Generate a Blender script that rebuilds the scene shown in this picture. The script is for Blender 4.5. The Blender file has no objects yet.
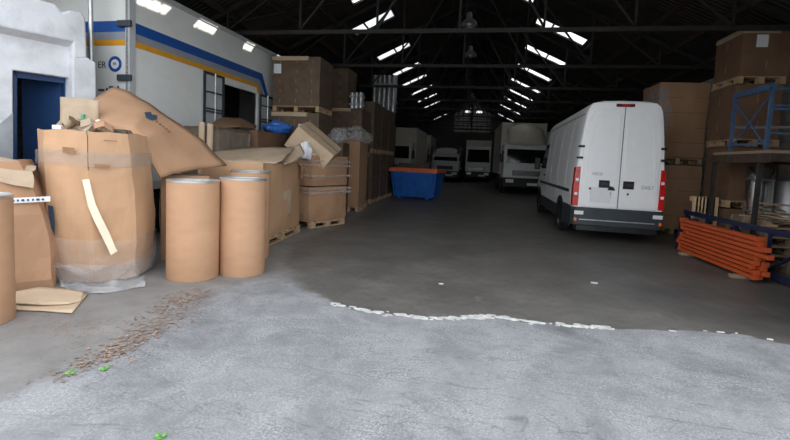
import bpy, bmesh, math, random
from mathutils import Vector, Matrix, noise
R = math.radians
PI = math.pi
scene = bpy.context.scene
COL = scene.collection
rnd = random.Random(7)

# ------------------------------------------------------------------ materials
def new_mat(name):
    m = bpy.data.materials.new(name); m.use_nodes = True
    nt = m.node_tree; b = nt.nodes['Principled BSDF']
    return m, nt, b

def mat(name, col, rough=.6, metal=0, var=.12, scale=6, bump=.0, bscale=40, spec=.4, stretch=(1, 1, 1), dirt=None, dirt_amt=.4, dirt_scale=2.5):
    m, nt, b = new_mat(name)
    N, L = nt.nodes, nt.links
    tc = N.new('ShaderNodeTexCoord'); mp = N.new('ShaderNodeMapping'); mp.inputs['Scale'].default_value = stretch
    L.new(tc.outputs['Object'], mp.inputs['Vector'])
    n = N.new('ShaderNodeTexNoise'); n.inputs['Scale'].default_value = scale; n.inputs['Detail'].default_value = 5
    L.new(mp.outputs['Vector'], n.inputs['Vector'])
    r = N.new('ShaderNodeValToRGB')
    lo = [max(0, c * (1 - var)) for c in col]; hi = [min(1, c * (1 + var)) for c in col]
    r.color_ramp.elements[0].color = (*lo, 1); r.color_ramp.elements[1].color = (*hi, 1)
    r.color_ramp.elements[0].position = .3; r.color_ramp.elements[1].position = .7
    L.new(n.outputs['Fac'], r.inputs['Fac'])
    out = r.outputs['Color']
    if dirt:
        n2 = N.new('ShaderNodeTexNoise'); n2.inputs['Scale'].default_value = dirt_scale; n2.inputs['Detail'].default_value = 8; n2.inputs['Roughness'].default_value = .7
        L.new(mp.outputs['Vector'], n2.inputs['Vector'])
        r2 = N.new('ShaderNodeValToRGB'); r2.color_ramp.elements[0].position = .48; r2.color_ramp.elements[1].position = .72
        r2.color_ramp.elements[1].color = (dirt_amt, dirt_amt, dirt_amt, 1)
        L.new(n2.outputs['Fac'], r2.inputs['Fac'])
        mx = N.new('ShaderNodeMixRGB'); mx.inputs['Color2'].default_value = (*dirt, 1)
        L.new(r2.outputs['Color'], mx.inputs['Fac']); L.new(out, mx.inputs['Color1']); out = mx.outputs['Color']
    L.new(out, b.inputs['Base Color'])
    b.inputs['Roughness'].default_value = rough; b.inputs['Metallic'].default_value = metal
    b.inputs['Specular IOR Level'].default_value = spec
    if bump:
        n3 = N.new('ShaderNodeTexNoise'); n3.inputs['Scale'].default_value = bscale; n3.inputs['Detail'].default_value = 6
        L.new(mp.outputs['Vector'], n3.inputs['Vector'])
        bp = N.new('ShaderNodeBump'); bp.inputs['Strength'].default_value = bump; bp.inputs['Distance'].default_value = .02
        L.new(n3.outputs['Fac'], bp.inputs['Height']); L.new(bp.outputs['Normal'], b.inputs['Normal'])
    return m

def film_mat(name, col, alpha, rough=.15):
    m, nt, b = new_mat(name); N, L = nt.nodes, nt.links
    tc = N.new('ShaderNodeTexCoord'); n = N.new('ShaderNodeTexNoise'); n.inputs['Scale'].default_value = 5; n.inputs['Detail'].default_value = 3
    n.inputs['Distortion'].default_value = 1.2
    L.new(tc.outputs['Object'], n.inputs['Vector'])
    r = N.new('ShaderNodeMapRange'); r.inputs['From Min'].default_value = .3; r.inputs['From Max'].default_value = .7
    r.inputs['To Min'].default_value = alpha * .55; r.inputs['To Max'].default_value = min(1, alpha * 1.5)
    L.new(n.outputs['Fac'], r.inputs['Value']); L.new(r.outputs['Result'], b.inputs['Alpha'])
    b.inputs['Base Color'].default_value = (*col, 1); b.inputs['Roughness'].default_value = rough
    bp = N.new('ShaderNodeBump'); bp.inputs['Strength'].default_value = .7; bp.inputs['Distance'].default_value = .03
    L.new(n.outputs['Fac'], bp.inputs['Height']); L.new(bp.outputs['Normal'], b.inputs['Normal'])
    return m

M = {}
CB = (.39, .232, .138)
M['card'] = mat('cardboard', CB, .75, var=.1, scale=3, bump=.12, bscale=30, stretch=(1, 1, .35), spec=.2)
M['card_warm'] = mat('cardboard_warm', (.47, .29, .172), .72, var=.1, scale=3, bump=.1, bscale=26, stretch=(1, 1, .4), spec=.2)
M['card_pale'] = mat('cardboard_pale', (.5, .385, .27), .8, var=.1, scale=4, bump=.12, bscale=30, spec=.2)
M['card_grey'] = mat('cardboard_greyed', (.4, .31, .22), .8, var=.14, scale=4, bump=.12, bscale=30, spec=.2)
M['card_dark'] = mat('cardboard_dark', (.17, .1, .062), .8, var=.15, scale=3, bump=.1, bscale=30, spec=.2)
M['card_brown'] = mat('cardboard_brown', (.125, .088, .06), .6, var=.2, scale=5, bump=.15, bscale=20, spec=.3)
M['drum'] = mat('fibreboard', (.45, .265, .158), .6, var=.05, scale=2, stretch=(2, 2, 5), spec=.25, dirt=(.3, .17, .1), dirt_amt=.15, dirt_scale=1.6)
M['drum_in'] = mat('drum_lining', (.75, .76, .75), .4, var=.1, spec=.4, dirt=(.2, .19, .18), dirt_amt=.7, dirt_scale=9)
M['rim'] = mat('rim_steel', (.55, .54, .52), .4, .8)
M['wood'] = mat('pallet_wood', (.42, .29, .17), .85, var=.2, scale=5, stretch=(1, 8, 8), bump=.2)
M['wood_old'] = mat('old_wood', (.3, .22, .15), .9, var=.25, scale=5, stretch=(1, 8, 8), bump=.3)
M['wood_pale'] = mat('pale_wood', (.6, .43, .26), .85, var=.15, scale=5, bump=.1)
M['white'] = mat('white_paint', (.86, .875, .89), .3, var=.02, spec=.5)
M['panel'] = mat('trailer_panel', (.68, .7, .69), .4, var=.05, scale=1.2, spec=.4, dirt=(.5, .5, .47), dirt_amt=.25)
M['panel_grey'] = mat('grey_panel', (.42, .44, .45), .45, var=.06)
M['blue_stripe'] = mat('blue_stripe', (.012, .075, .3), .4, var=.05)
M['grey_stripe'] = mat('grey_stripe', (.25, .28, .33), .4, var=.05)
M['yellow_stripe'] = mat('yellow_stripe', (.62, .3, .025), .4, var=.05)
M['beige'] = mat('beige_panel', (.55, .52, .44), .5, var=.06, dirt=(.3, .28, .23), dirt_amt=.35)
M['black'] = mat('black_plastic', (.012, .013, .015), .5, var=.2)
M['dgrey'] = mat('dark_plastic', (.035, .045, .055), .55, var=.15)
M['rubber'] = mat('rubber', (.014, .014, .014), .85, var=.3, bump=.2)
M['glass'] = mat('dark_glass', (.008, .01, .012), .08, var=.1, spec=.6)
M['chrome'] = mat('bright_metal', (.7, .71, .72), .22, 1, var=.05)
M['steel'] = mat('galvanised', (.5, .52, .53), .38, .9, var=.15, scale=8)
M['hub'] = mat('wheel_steel', (.38, .39, .4), .45, .6)
M['red'] = mat('red_lens', (.55, .015, .012), .2, var=.1, spec=.6)
M['darkred'] = mat('dark_red_lens', (.12, .006, .006), .25)
M['orange_lens'] = mat('orange_lens', (.8, .2, .02), .25)
M['lens'] = mat('clear_lens', (.75, .77, .78), .15, spec=.7)
M['plate'] = mat('plate_white', (.72, .74, .76), .45, var=.03)
M['seam'] = mat('seam_dark', (.12, .13, .14), .6)
M['orange'] = mat('orange_paint', (.5, .085, .022), .5, var=.15, scale=5, spec=.4, dirt=(.3, .06, .02), dirt_amt=.4)
M['orange_rim'] = mat('orange_rim_paint', (.75, .17, .07), .55, var=.1, dirt=(.35, .1, .05), dirt_amt=.35)
M['skip'] = mat('skip_blue', (.016, .13, .5), .5, var=.12, dirt=(.02, .04, .1), dirt_amt=.5)
M['navy'] = mat('navy_paint', (.012, .02, .06), .45, var=.15, dirt=(.03, .03, .05), dirt_amt=.4)
M['rack'] = mat('rack_blue', (.05, .1, .19), .45, var=.15, dirt=(.12, .15, .2), dirt_amt=.4)
M['door_blue'] = mat('door_blue', (.014, .045, .13), .45, var=.1)
M['iron'] = mat('dark_iron', (.025, .022, .02), .7, var=.3, scale=8, bump=.1)
M['rust'] = mat('rusty_brown', (.055, .035, .025), .75, var=.3, scale=8, bump=.1)
M['tape'] = mat('paper_tape', (.74, .68, .52), .6, var=.05)
M['ptape'] = mat('brown_tape', (.38, .22, .12), .3, var=.08, spec=.5)
M['label'] = mat('paper_label', (.74, .76, .8), .6, var=.05)
M['ink'] = mat('dark_ink', (.035, .06, .1), .7, var=.2)
M['ink_brown'] = mat('brown_ink', (.26, .14, .07), .75, var=.2)
M['ink_grey'] = mat('grey_ink', (.25, .28, .31), .6)
M['bluebag'] = mat('blue_plastic', (.03, .13, .45), .3, var=.25, bump=.3, bscale=12, spec=.5)
M['greenbit'] = mat('green_plastic', (.1, .36, .24), .5)
M['leaf'] = mat('green_leaf', (.12, .3, .06), .6, var=.2)
M['litter'] = mat('leaf_litter', (.27, .18, .13), .9, var=.4, scale=30)
M['film'] = film_mat('stretch_film', (.6, .54, .48), .2)
M['film_clear'] = film_mat('clear_film', (.55, .56, .57), .3, .12)
M['film_dark'] = film_mat('dusty_film', (.4, .36, .31), .3, .25)
M['deflector'] = mat('deflector_cream', (.56, .53, .44), .35, var=.08)
M['lamp'] = mat('lamp_metal', (.3, .32, .33), .4, .5)

# floor: dark worn slab inside, pale dusty apron outside (mask = where each slab lies)
def floor_mat():
    m, nt, b = new_mat('concrete_floor'); N, L = nt.nodes, nt.links
    tc = N.new('ShaderNodeTexCoord'); at = N.new('ShaderNodeAttribute'); at.attribute_name = 'apron'
    def noise_(scale, detail=8, rough=.65, dist=0, st=None, rot=None):
        n = N.new('ShaderNodeTexNoise'); n.inputs['Scale'].default_value = scale; n.inputs['Detail'].default_value = detail
        n.inputs['Roughness'].default_value = rough; n.inputs['Distortion'].default_value = dist
        if st:
            mp = N.new('ShaderNodeMapping'); mp.inputs['Scale'].default_value = st
            if rot: mp.inputs['Rotation'].default_value = rot
            L.new(tc.outputs['Object'], mp.inputs['Vector']); L.new(mp.outputs['Vector'], n.inputs['Vector'])
        else: L.new(tc.outputs['Object'], n.inputs['Vector'])
        return n.outputs['Fac']
    def ramp(f, stops):
        r = N.new('ShaderNodeValToRGB'); e = r.color_ramp.elements
        e[0].position, e[0].color = stops[0][0], (*stops[0][1], 1); e[1].position, e[1].color = stops[-1][0], (*stops[-1][1], 1)
        for p, c in stops[1:-1]:
            k = e.new(p); k.color = (*c, 1)
        L.new(f, r.inputs['Fac']); return r.outputs['Color']
    def mix(f, a, c):
        x = N.new('ShaderNodeMixRGB')
        for v, s in ((f, 'Fac'), (a, 'Color1'), (c, 'Color2')):
            if isinstance(v, tuple): x.inputs[s].default_value = (*v, 1)
            elif isinstance(v, (int, float)): x.inputs[s].default_value = v
            else: L.new(v, x.inputs[s])
        return x.outputs['Color']
    # inside slab
    ins = ramp(noise_(1.1), [(.3, (.082, .077, .069)), (.5, (.12, .112, .101)), (.72, (.17, .159, .145))])
    ins = mix(ramp(noise_(.55, 6, .6, .6), [(.56, (0, 0, 0)), (.72, (.6, .6, .6))]), ins, (.05, .05, .055))
    ins = mix(ramp(noise_(1.6, 9, .75, .5), [(.6, (0, 0, 0)), (.72, (.7, .7, .7))]), ins, (.22, .22, .225))
    ins = mix(ramp(noise_(9, 7, .8), [(.5, (0, 0, 0)), (.68, (.6, .6, .6))]), ins, (.05, .048, .046))
    # apron
    ap = ramp(noise_(1.5, 10, .7, .3), [(.3, (.085, .087, .09)), (.5, (.15, .152, .155)), (.68, (.235, .237, .24))])
    ap = mix(ramp(noise_(.45, 5, .6, .4), [(.4, (0, 0, 0)), (.62, (.75, .75, .75))]), ap, (.25, .252, .255))
    ap = mix(ramp(noise_(5, 9, .8, .5), [(.5, (0, 0, 0)), (.66, (.6, .6, .6))]), ap, (.12, .122, .126))
    scr = ramp(noise_(3.2, 8, .7, 1.3, (.35, 2.6, 1), (0, 0, R(-14))), [(.475, (0, 0, 0)), (.5, (.3, .3, .3)), (.525, (0, 0, 0))])
    ap = mix(scr, ap, (.19, .192, .196))
    def mul(a, c):
        x = N.new('ShaderNodeMixRGB'); x.blend_type = 'MULTIPLY'; x.inputs['Fac'].default_value = 1; L.new(a, x.inputs['Color1']); L.new(c, x.inputs['Color2']); return x.outputs['Color']
    patch = ramp(noise_(1.7, 8, .75, .8), [(.38, (.12, .12, .12)), (.62, (1, 1, 1))])
    ap = mix(mul(patch, ramp(noise_(55, 5, .9), [(.44, (0, 0, 0)), (.6, (.85, .85, .85))])), ap, (.42, .423, .428))
    arcs = ramp(noise_(.8, 4, .5, 2.2, (.5, 2.4, 1), (0, 0, R(-22))), [(.494, (0, 0, 0)), (.5, (.55, .55, .55)), (.506, (0, 0, 0))])
    ap = mix(arcs, ap, (.09, .092, .096))
    ap = mix(ramp(noise_(40, 4, .8), [(.6, (0, 0, 0)), (.7, (.45, .45, .45))]), ap, (.16, .165, .175))
    # dusty left strip
    du = ramp(noise_(2.2, 9, .7), [(.3, (.15, .145, .138)), (.7, (.25, .243, .234))])
    du = mix(ramp(noise_(22, 6, .8), [(.58, (0, 0, 0)), (.7, (.5, .5, .5))]), du, (.13, .115, .1))
    sep = N.new('ShaderNodeSeparateColor'); L.new(at.outputs['Color'], sep.inputs['Color'])
    def soft(ch, amt, sc):
        a = N.new('ShaderNodeMath'); a.operation = 'MULTIPLY_ADD'; L.new(noise_(sc, 8, .75), a.inputs[0]); a.inputs[1].default_value = amt; 
        s = N.new('ShaderNodeMath'); s.operation = 'SUBTRACT'; L.new(ch, s.inputs[0]); s.inputs[1].default_value = amt * .5
        L.new(s.outputs[0], a.inputs[2])
        return ramp(a.outputs[0], [(.4, (0, 0, 0)), (.6, (1, 1, 1))])
    c = mix(soft(sep.outputs[1], .5, 3), ins, du)
    c = mix(soft(sep.outputs[0], .45, 7), c, ap)
    L.new(c, b.inputs['Base Color'])
    rr = N.new('ShaderNodeMapRange'); L.new(sep.outputs[0], rr.inputs['Value']); rr.inputs['To Min'].default_value = .5; rr.inputs['To Max'].default_value = .85
    L.new(rr.outputs['Result'], b.inputs['Roughness']); b.inputs['Specular IOR Level'].default_value = .35
    bp = N.new('ShaderNodeBump'); bp.inputs['Strength'].default_value = .35; bp.inputs['Distance'].default_value = .01
    L.new(noise_(18, 8, .7), bp.inputs['Height']); L.new(bp.outputs['Normal'], b.inputs['Normal'])
    return m
M['floor'] = floor_mat()
M['crust'] = mat('white_crust', (.5, .5, .48), .9, var=.25, scale=12, bump=.5, bscale=30, dirt=(.25, .25, .25), dirt_amt=.6, dirt_scale=8)
M['plaster'] = mat('white_masonry', (.62, .645, .68), .85, var=.07, scale=3, bump=.35, bscale=9, dirt=(.3, .3, .31), dirt_amt=.45, dirt_scale=2.2)
M['plaster_grey'] = mat('grey_plaster', (.3, .32, .34), .9, var=.15, bump=.3)

def block_wall(name, c1, c2, mortar, scale=1.0):
    m, nt, b = new_mat(name); N, L = nt.nodes, nt.links
    tc = N.new('ShaderNodeTexCoord'); sp = N.new('ShaderNodeSeparateXYZ'); L.new(tc.outputs['Object'], sp.inputs[0])
    ad = N.new('ShaderNodeMath'); ad.operation = 'ADD'; L.new(sp.outputs[0], ad.inputs[0]); L.new(sp.outputs[1], ad.inputs[1])
    cb = N.new('ShaderNodeCombineXYZ'); L.new(ad.outputs[0], cb.inputs[0]); L.new(sp.outputs[2], cb.inputs[1])
    br = N.new('ShaderNodeTexBrick'); L.new(cb.outputs[0], br.inputs['Vector'])
    br.inputs['Color1'].default_value = (*c1, 1); br.inputs['Color2'].default_value = (*c2, 1); br.inputs['Mortar'].default_value = (*mortar, 1)
    br.inputs['Scale'].default_value = scale; br.inputs['Brick Width'].default_value = .42; br.inputs['Row Height'].default_value = .21; br.inputs['Mortar Size'].default_value = .012
    L.new(br.outputs['Color'], b.inputs['Base Color']); b.inputs['Roughness'].default_value = .9
    return m
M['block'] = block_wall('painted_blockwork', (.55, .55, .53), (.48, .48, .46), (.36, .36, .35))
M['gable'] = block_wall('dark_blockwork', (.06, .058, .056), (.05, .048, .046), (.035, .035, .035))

def roof_mat():
    m, nt, b = new_mat('roof_sheeting'); N, L = nt.nodes, nt.links
    tc = N.new('ShaderNodeTexCoord'); w = N.new('ShaderNodeTexWave'); w.bands_direction = 'Y'; w.inputs['Scale'].default_value = 2.2; w.inputs['Distortion'].default_value = .2
    L.new(tc.outputs['Object'], w.inputs['Vector'])
    n = N.new('ShaderNodeTexNoise'); n.inputs['Scale'].default_value = 1.4; n.inputs['Detail'].default_value = 6; L.new(tc.outputs['Object'], n.inputs['Vector'])
    r = N.new('ShaderNodeValToRGB'); e = r.color_ramp.elements
    e[0].position = .35; e[0].color = (.014, .012, .01, 1); e[1].position = .7; e[1].color = (.04, .031, .024, 1)
    L.new(n.outputs['Fac'], r.inputs['Fac']); L.new(r.outputs['Color'], b.inputs['Base Color'])
    bp = N.new('ShaderNodeBump'); bp.inputs['Strength'].default_value = .8; bp.inputs['Distance'].default_value = .05
    L.new(w.outputs['Fac'], bp.inputs['Height']); L.new(bp.outputs['Normal'], b.inputs['Normal']); b.inputs['Roughness'].default_value = .8
    return m
M['roof'] = roof_mat()

def grp_mat(name, col, mixv=1.0):
    m = bpy.data.materials.new(name); m.use_nodes = True; nt = m.node_tree; N, L = nt.nodes, nt.links
    N.remove(N['Principled BSDF']); out = N['Material Output']
    t = N.new('ShaderNodeBsdfTranslucent')
    tc = N.new('ShaderNodeTexCoord'); n = N.new('ShaderNodeTexNoise'); n.inputs['Scale'].default_value = 2.5; n.inputs['Detail'].default_value = 5
    L.new(tc.outputs['Object'], n.inputs['Vector'])
    r = N.new('ShaderNodeValToRGB'); r.color_ramp.elements[0].position = .3; r.color_ramp.elements[1].position = .6
    r.color_ramp.elements[0].color = (*[c * .55 for c in col], 1); r.color_ramp.elements[1].color = (*col, 1)
    L.new(n.outputs['Fac'], r.inputs['Fac']); L.new(r.outputs['Color'], t.inputs['Color'])
    L.new(t.outputs[0], out.inputs['Surface'])
    return m
M['grp'] = grp_mat('rooflight_sheet', (.36, .37, .38))
M['grp_dirty'] = grp_mat('dirty_glazing', (.007, .007, .007))

# ------------------------------------------------------------------ mesh helpers
class MB:
    def __init__(s): s.bm = bmesh.new()
    def box(s, c, d, rot=None):
        mtx = Matrix.Translation(Vector(c)) @ (rot.to_4x4() if rot else Matrix.Identity(4)) @ Matrix.Diagonal((d[0], d[1], d[2], 1))
        bmesh.ops.create_cube(s.bm, size=1, matrix=mtx); return s
    def bb(s, x0, x1, y0, y1, z0, z1):
        return s.box(((x0 + x1) / 2, (y0 + y1) / 2, (z0 + z1) / 2), (x1 - x0, y1 - y0, z1 - z0))
    def bar(s, p, q, w, h=None):
        p, q = Vector(p), Vector(q); h = h or w; d = q - p
        rot = d.to_track_quat('Y', 'Z').to_matrix()
        return s.box((p + q) / 2, (w, d.length, h), rot)
    def cyl(s, p, q, r, r2=None, seg=20, cap=True):
        p, q = Vector(p), Vector(q); d = q - p
        mtx = Matrix.Translation((p + q) / 2) @ d.to_track_quat('Z', 'Y').to_matrix().to_4x4()
        bmesh.ops.create_cone(s.bm, cap_ends=cap, segments=seg, radius1=r, radius2=r if r2 is None else r2, depth=d.length, matrix=mtx); return s
    def tube(s, path, r, seg=8):
        for a, b in zip(path, path[1:]): s.cyl(a, b, r, seg=seg)
        return s
    def poly(s, pts):
        return s.bm.faces.new([s.bm.verts.new(p) for p in pts])
    def prism(s, pts, off):
        """pts: 3-D outline, extruded by the vector off"""
        off = Vector(off); a = [s.bm.verts.new(p) for p in pts]; b = [s.bm.verts.new(Vector(p) + off) for p in pts]; n = len(pts)
        s.bm.faces.new(a); s.bm.faces.new(b[::-1])
        for i in range(n): s.bm.faces.new([a[i], b[i], b[(i + 1) % n], a[(i + 1) % n]])
        return s
    def lathe(s, prof, seg=40, c=(0, 0, 0), axis='Z'):
        c = Vector(c); rings = []
        for r, z in prof:
            ring = []
            for i in range(seg):
                a = 2 * PI * i / seg
                v = Vector((r * math.cos(a), r * math.sin(a), z)) if axis == 'Z' else Vector((z, r * math.cos(a), r * math.sin(a)))
                ring.append(s.bm.verts.new(c + v))
            rings.append(ring)
        for a, b in zip(rings, rings[1:]):
            for i in range(seg):
                s.bm.faces.new([a[i], a[(i + 1) % seg], b[(i + 1) % seg], b[i]])
        return s
    def loft(s, rings, cap=True):
        vs = [[s.bm.verts.new(p) for p in r] for r in rings]; n = len(vs[0])
        for a, b in zip(vs, vs[1:]):
            for i in range(n): s.bm.faces.new([a[i], a[(i + 1) % n], b[(i + 1) % n], b[i]])
        if cap: s.bm.faces.new(vs[0][::-1]); s.bm.faces.new(vs[-1])
        return s
    def grid(s, P):
        """P: rows of points -> quad sheet"""
        vs = [[s.bm.verts.new(p) for p in r] for r in P]
        for a, b in zip(vs, vs[1:]):
            for i in range(len(a) - 1): s.bm.faces.new([a[i], a[i + 1], b[i + 1], b[i]])
        return s
    def shell(s, w, d, h, n=8, top=True, bottom=True, nz=None, taper=1.0):
        """subdivided box shell centred on x,y, standing on z=0"""
        nz = nz or n
        def face(o, u, v, nu, nv):
            o, u, v = Vector(o), Vector(u), Vector(v)
            s.grid([[o + u * (i / nu) + v * (j / nv) for i in range(nu + 1)] for j in range(nv + 1)])
        x, y = w / 2, d / 2
        face((-x, -y, 0), (w, 0, 0), (0, 0, h), n, nz); face((x, -y, 0), (0, d, 0), (0, 0, h), n, nz)
        face((x, y, 0), (-w, 0, 0), (0, 0, h), n, nz); face((-x, y, 0), (0, -d, 0), (0, 0, h), n, nz)
        if top: face((-x, -y, h), (w, 0, 0), (0, d, 0), n, n)
        if bottom: face((-x, y, 0), (w, 0, 0), (0, -d, 0), n, n)
        bmesh.ops.remove_doubles(s.bm, verts=s.bm.verts, dist=1e-5)
        if taper != 1:
            for v in s.bm.verts:
                k = 1 + (taper - 1) * v.co.z / h; v.co.x *= k; v.co.y *= k
        return s
    def crumple(s, amp, sc=2.0, seed=0, keep=0.0, fine=0):
        o = Vector((seed * 7.31, seed * 3.17, seed * 1.7))
        for v in s.bm.verts:
            k = 1 if v.co.z > keep else 0
            dv = noise.noise_vector(v.co * sc + o) * amp
            if fine: dv += noise.noise_vector(v.co * sc * 4 + o) * fine
            v.co += Vector((dv.x, dv.y, dv.z * .6)) * k
        return s
    def bulge(s, w, d, h, amt):
        for v in s.bm.verts:
            k = math.sin(PI * min(1, max(0, v.co.z / h)))
            fx = abs(v.co.x) / (w / 2); fy = abs(v.co.y) / (d / 2)
            if fx >= fy: v.co.x += math.copysign(amt * k * math.cos(PI / 2 * min(1, fy * .9)), v.co.x)
            if fy >= fx: v.co.y += math.copysign(amt * k * math.cos(PI / 2 * min(1, fx * .9)), v.co.y)
        return s
    def xf(s, m):
        bmesh.ops.transform(s.bm, matrix=m, verts=s.bm.verts); return s
    def build(s, name, m, parent=None, smooth=False, bevel=0, solid=0, offset=0):
        me = bpy.data.meshes.new(name)
        bmesh.ops.recalc_face_normals(s.bm, faces=s.bm.faces)
        if smooth:
            for f in s.bm.faces: f.smooth = True
        s.bm.to_mesh(me); s.bm.free(); me.materials.append(m)
        o = bpy.data.objects.new(name, me); COL.objects.link(o)
        if parent is not None: o.parent = parent
        if solid:
            md = o.modifiers.new('solid', 'SOLIDIFY'); md.thickness = solid; md.offset = offset
        if bevel:
            md = o.modifiers.new('bevel', 'BEVEL'); md.width = bevel; md.segments = 2; md.limit_method = 'ANGLE'
        if smooth and hasattr(me, 'set_sharp_from_angle'): me.set_sharp_from_angle(angle=R(40))
        return o

def thing(name, label, cat, loc=(0, 0, 0), rz=0, group=None):
    o = bpy.data.objects.new(name, None); COL.objects.link(o); o.empty_display_size = .1
    o.location = loc; o.rotation_euler = (0, 0, rz)
    o['label'] = label; o['category'] = cat
    if group: o['group'] = group
    return o
def tag(o, label, cat, group=None, kind=None):
    o['label'] = label; o['category'] = cat
    if group: o['group'] = group
    if kind: o['kind'] = kind
    return o
def struct(o): o['kind'] = 'structure'; return o
def copy_tree(o, parent=None):
    c = o.copy(); COL.objects.link(c); c.parent = parent
    for ch in [x for x in scene.objects if x.parent == o]:
        copy_tree(ch, c)
    return c
def text(name, s, size, m, parent, loc, rot, depth=.002):
    cu = bpy.data.curves.new(name, 'FONT'); cu.body = s; cu.size = size; cu.extrude = depth; cu.align_x = 'CENTER'; cu.align_y = 'CENTER'
    tmp = bpy.data.objects.new(name, cu); COL.objects.link(tmp)
    me = bpy.data.meshes.new_from_object(tmp.evaluated_get(bpy.context.evaluated_depsgraph_get()))
    bpy.data.objects.remove(tmp); me.materials.append(m) if not me.materials else None
    me.materials[0] = m
    o = bpy.data.objects.new(name, me); COL.objects.link(o); o.parent = parent; o.location = loc; o.rotation_euler = rot
    return o

# ------------------------------------------------------------------ camera
F, CY, H = 430.0, 194.0, 1.55
up = Vector((.045, 1, .0781)).normalized()
def ray_c(x, y): return Vector(((x - 395) / F, -(y - CY) / F, -1)).normalized()
ya = ray_c(475, 164); ya = (ya - up * ya.dot(up)).normalized()
xa = ya.cross(up)
W = Matrix((xa, ya, up))                       # camera frame -> hall frame
cam = bpy.data.cameras.new('camera'); cam.sensor_width = 36; cam.lens = F / 790 * 36; cam.shift_y = -(220 - CY) / 790
cam.clip_end = 400
co = bpy.data.objects.new('camera', cam); COL.objects.link(co)
co.matrix_world = Matrix.Translation((0, 0, H)) @ W.to_4x4()
scene.camera = co
def at(x, y, Y):                               # point of the hall at depth Y
    d = W @ ray_c(x, y); return Vector((0, 0, H)) + d * (Y / d.y)
def atx(x, y, X):
    d = W @ ray_c(x, y); return Vector((0, 0, H)) + d * (X / d.x)
def gr(x, y, z=0):
    d = W @ ray_c(x, y); return Vector((0, 0, H)) + d * ((z - H) / d.z)

# ------------------------------------------------------------------ world, sun
wd = bpy.data.worlds.new('sky'); scene.world = wd; wd.use_nodes = True
bg = wd.node_tree.nodes['Background']
N, L = wd.node_tree.nodes, wd.node_tree.links
tc = N.new('ShaderNodeTexCoord'); sp = N.new('ShaderNodeSeparateXYZ'); L.new(tc.outputs['Generated'], sp.inputs[0])
rp = N.new('ShaderNodeValToRGB'); rp.color_ramp.elements[0].position = 0; rp.color_ramp.elements[0].color = (.9, .915, .925, 1)
rp.color_ramp.elements[1].position = .8; rp.color_ramp.elements[1].color = (.86, .915, 1, 1)
L.new(sp.outputs[2], rp.inputs['Fac']); L.new(rp.outputs['Color'], bg.inputs['Color']); bg.inputs['Strength'].default_value = 2.2
sun = bpy.data.lights.new('sun', 'SUN'); sun.energy = 6; sun.angle = R(.6); sun.color = (1, .93, .82)
so = bpy.data.objects.new('sun', sun); COL.objects.link(so)
SD = Vector((-2, -1, -2)).normalized()
so.rotation_euler = SD.to_track_quat('-Z', 'Y').to_euler()
scene.view_settings.view_transform = 'Standard'; scene.view_settings.look = 'None'
scene.view_settings.exposure = 0.5; scene.view_settings.gamma = 1; scene.view_settings.use_curve_mapping = False
scene.cycles.use_denoising = True
scene.cycles.max_bounces = 8; scene.cycles.diffuse_bounces = 5; scene.cycles.transparent_max_bounces = 12

# ------------------------------------------------------------------ floor
def seg_dist(p, a, b):
    ab = (b[0] - a[0], b[1] - a[1]); t = max(0, min(1, ((p[0] - a[0]) * ab[0] + (p[1] - a[1]) * ab[1]) / (ab[0] ** 2 + ab[1] ** 2 + 1e-9)))
    return math.hypot(p[0] - a[0] - t * ab[0], p[1] - a[1] - t * ab[1])
def inside(p, poly):
    c = False; j = len(poly) - 1
    for i in range(len(poly)):
        a, b = poly[i], poly[j]
        if (a[1] > p[1]) != (b[1] > p[1]) and p[0] < (b[0] - a[0]) * (p[1] - a[1]) / (b[1] - a[1]) + a[0]: c = not c
        j = i
    return c
edge_soft = [gr(x, y).xy for x, y in ((-80, 425), (0, 400), (80, 366), (140, 340), (190, 308), (225, 287), (262, 277), (290, 284))]
edge_hard = [gr(x, y).xy for x, y in ((290, 284), (312, 293), (350, 309), (390, 314), (430, 319), (480, 316), (520, 322), (560, 323), (610, 329), (660, 331), (700, 331), (735, 334), (790, 345), (840, 352))]
edge = edge_soft + edge_hard[1:]
apron_poly = [tuple(p) for p in edge] + [(30, 3), (30, -30), (-30, -30), (-30, -5)]
dust_poly = [tuple(p) for p in edge_soft] + [tuple(gr(x, y).xy) for x, y in ((300, 288), (292, 270), (283, 258), (300, 240), (345, 224), (395, 200))] + [(-6, 22), (-9, 22), (-9, 1), (-8, -5)]
xs = [-40, -20, -12, -9, -7, -6.2] + [-5.6 + .055 * i for i in range(184)] + [4.8, 5.5, 6.5, 9, 20, 40]
ys = [-40, -20, -10, -5, -2, 0, .8] + [1.4 + .05 * i for i in range(130)] + [8 + .4 * i for i in range(25)] + [19, 21, 24, 28, 34, 40, 46]
b = MB(); b.grid([[(x, y, 0) for x in xs] for y in ys])
fl = struct(b.build('floor', M['floor']))
att = fl.data.attributes.new('apron', 'FLOAT_COLOR', 'POINT')
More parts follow.
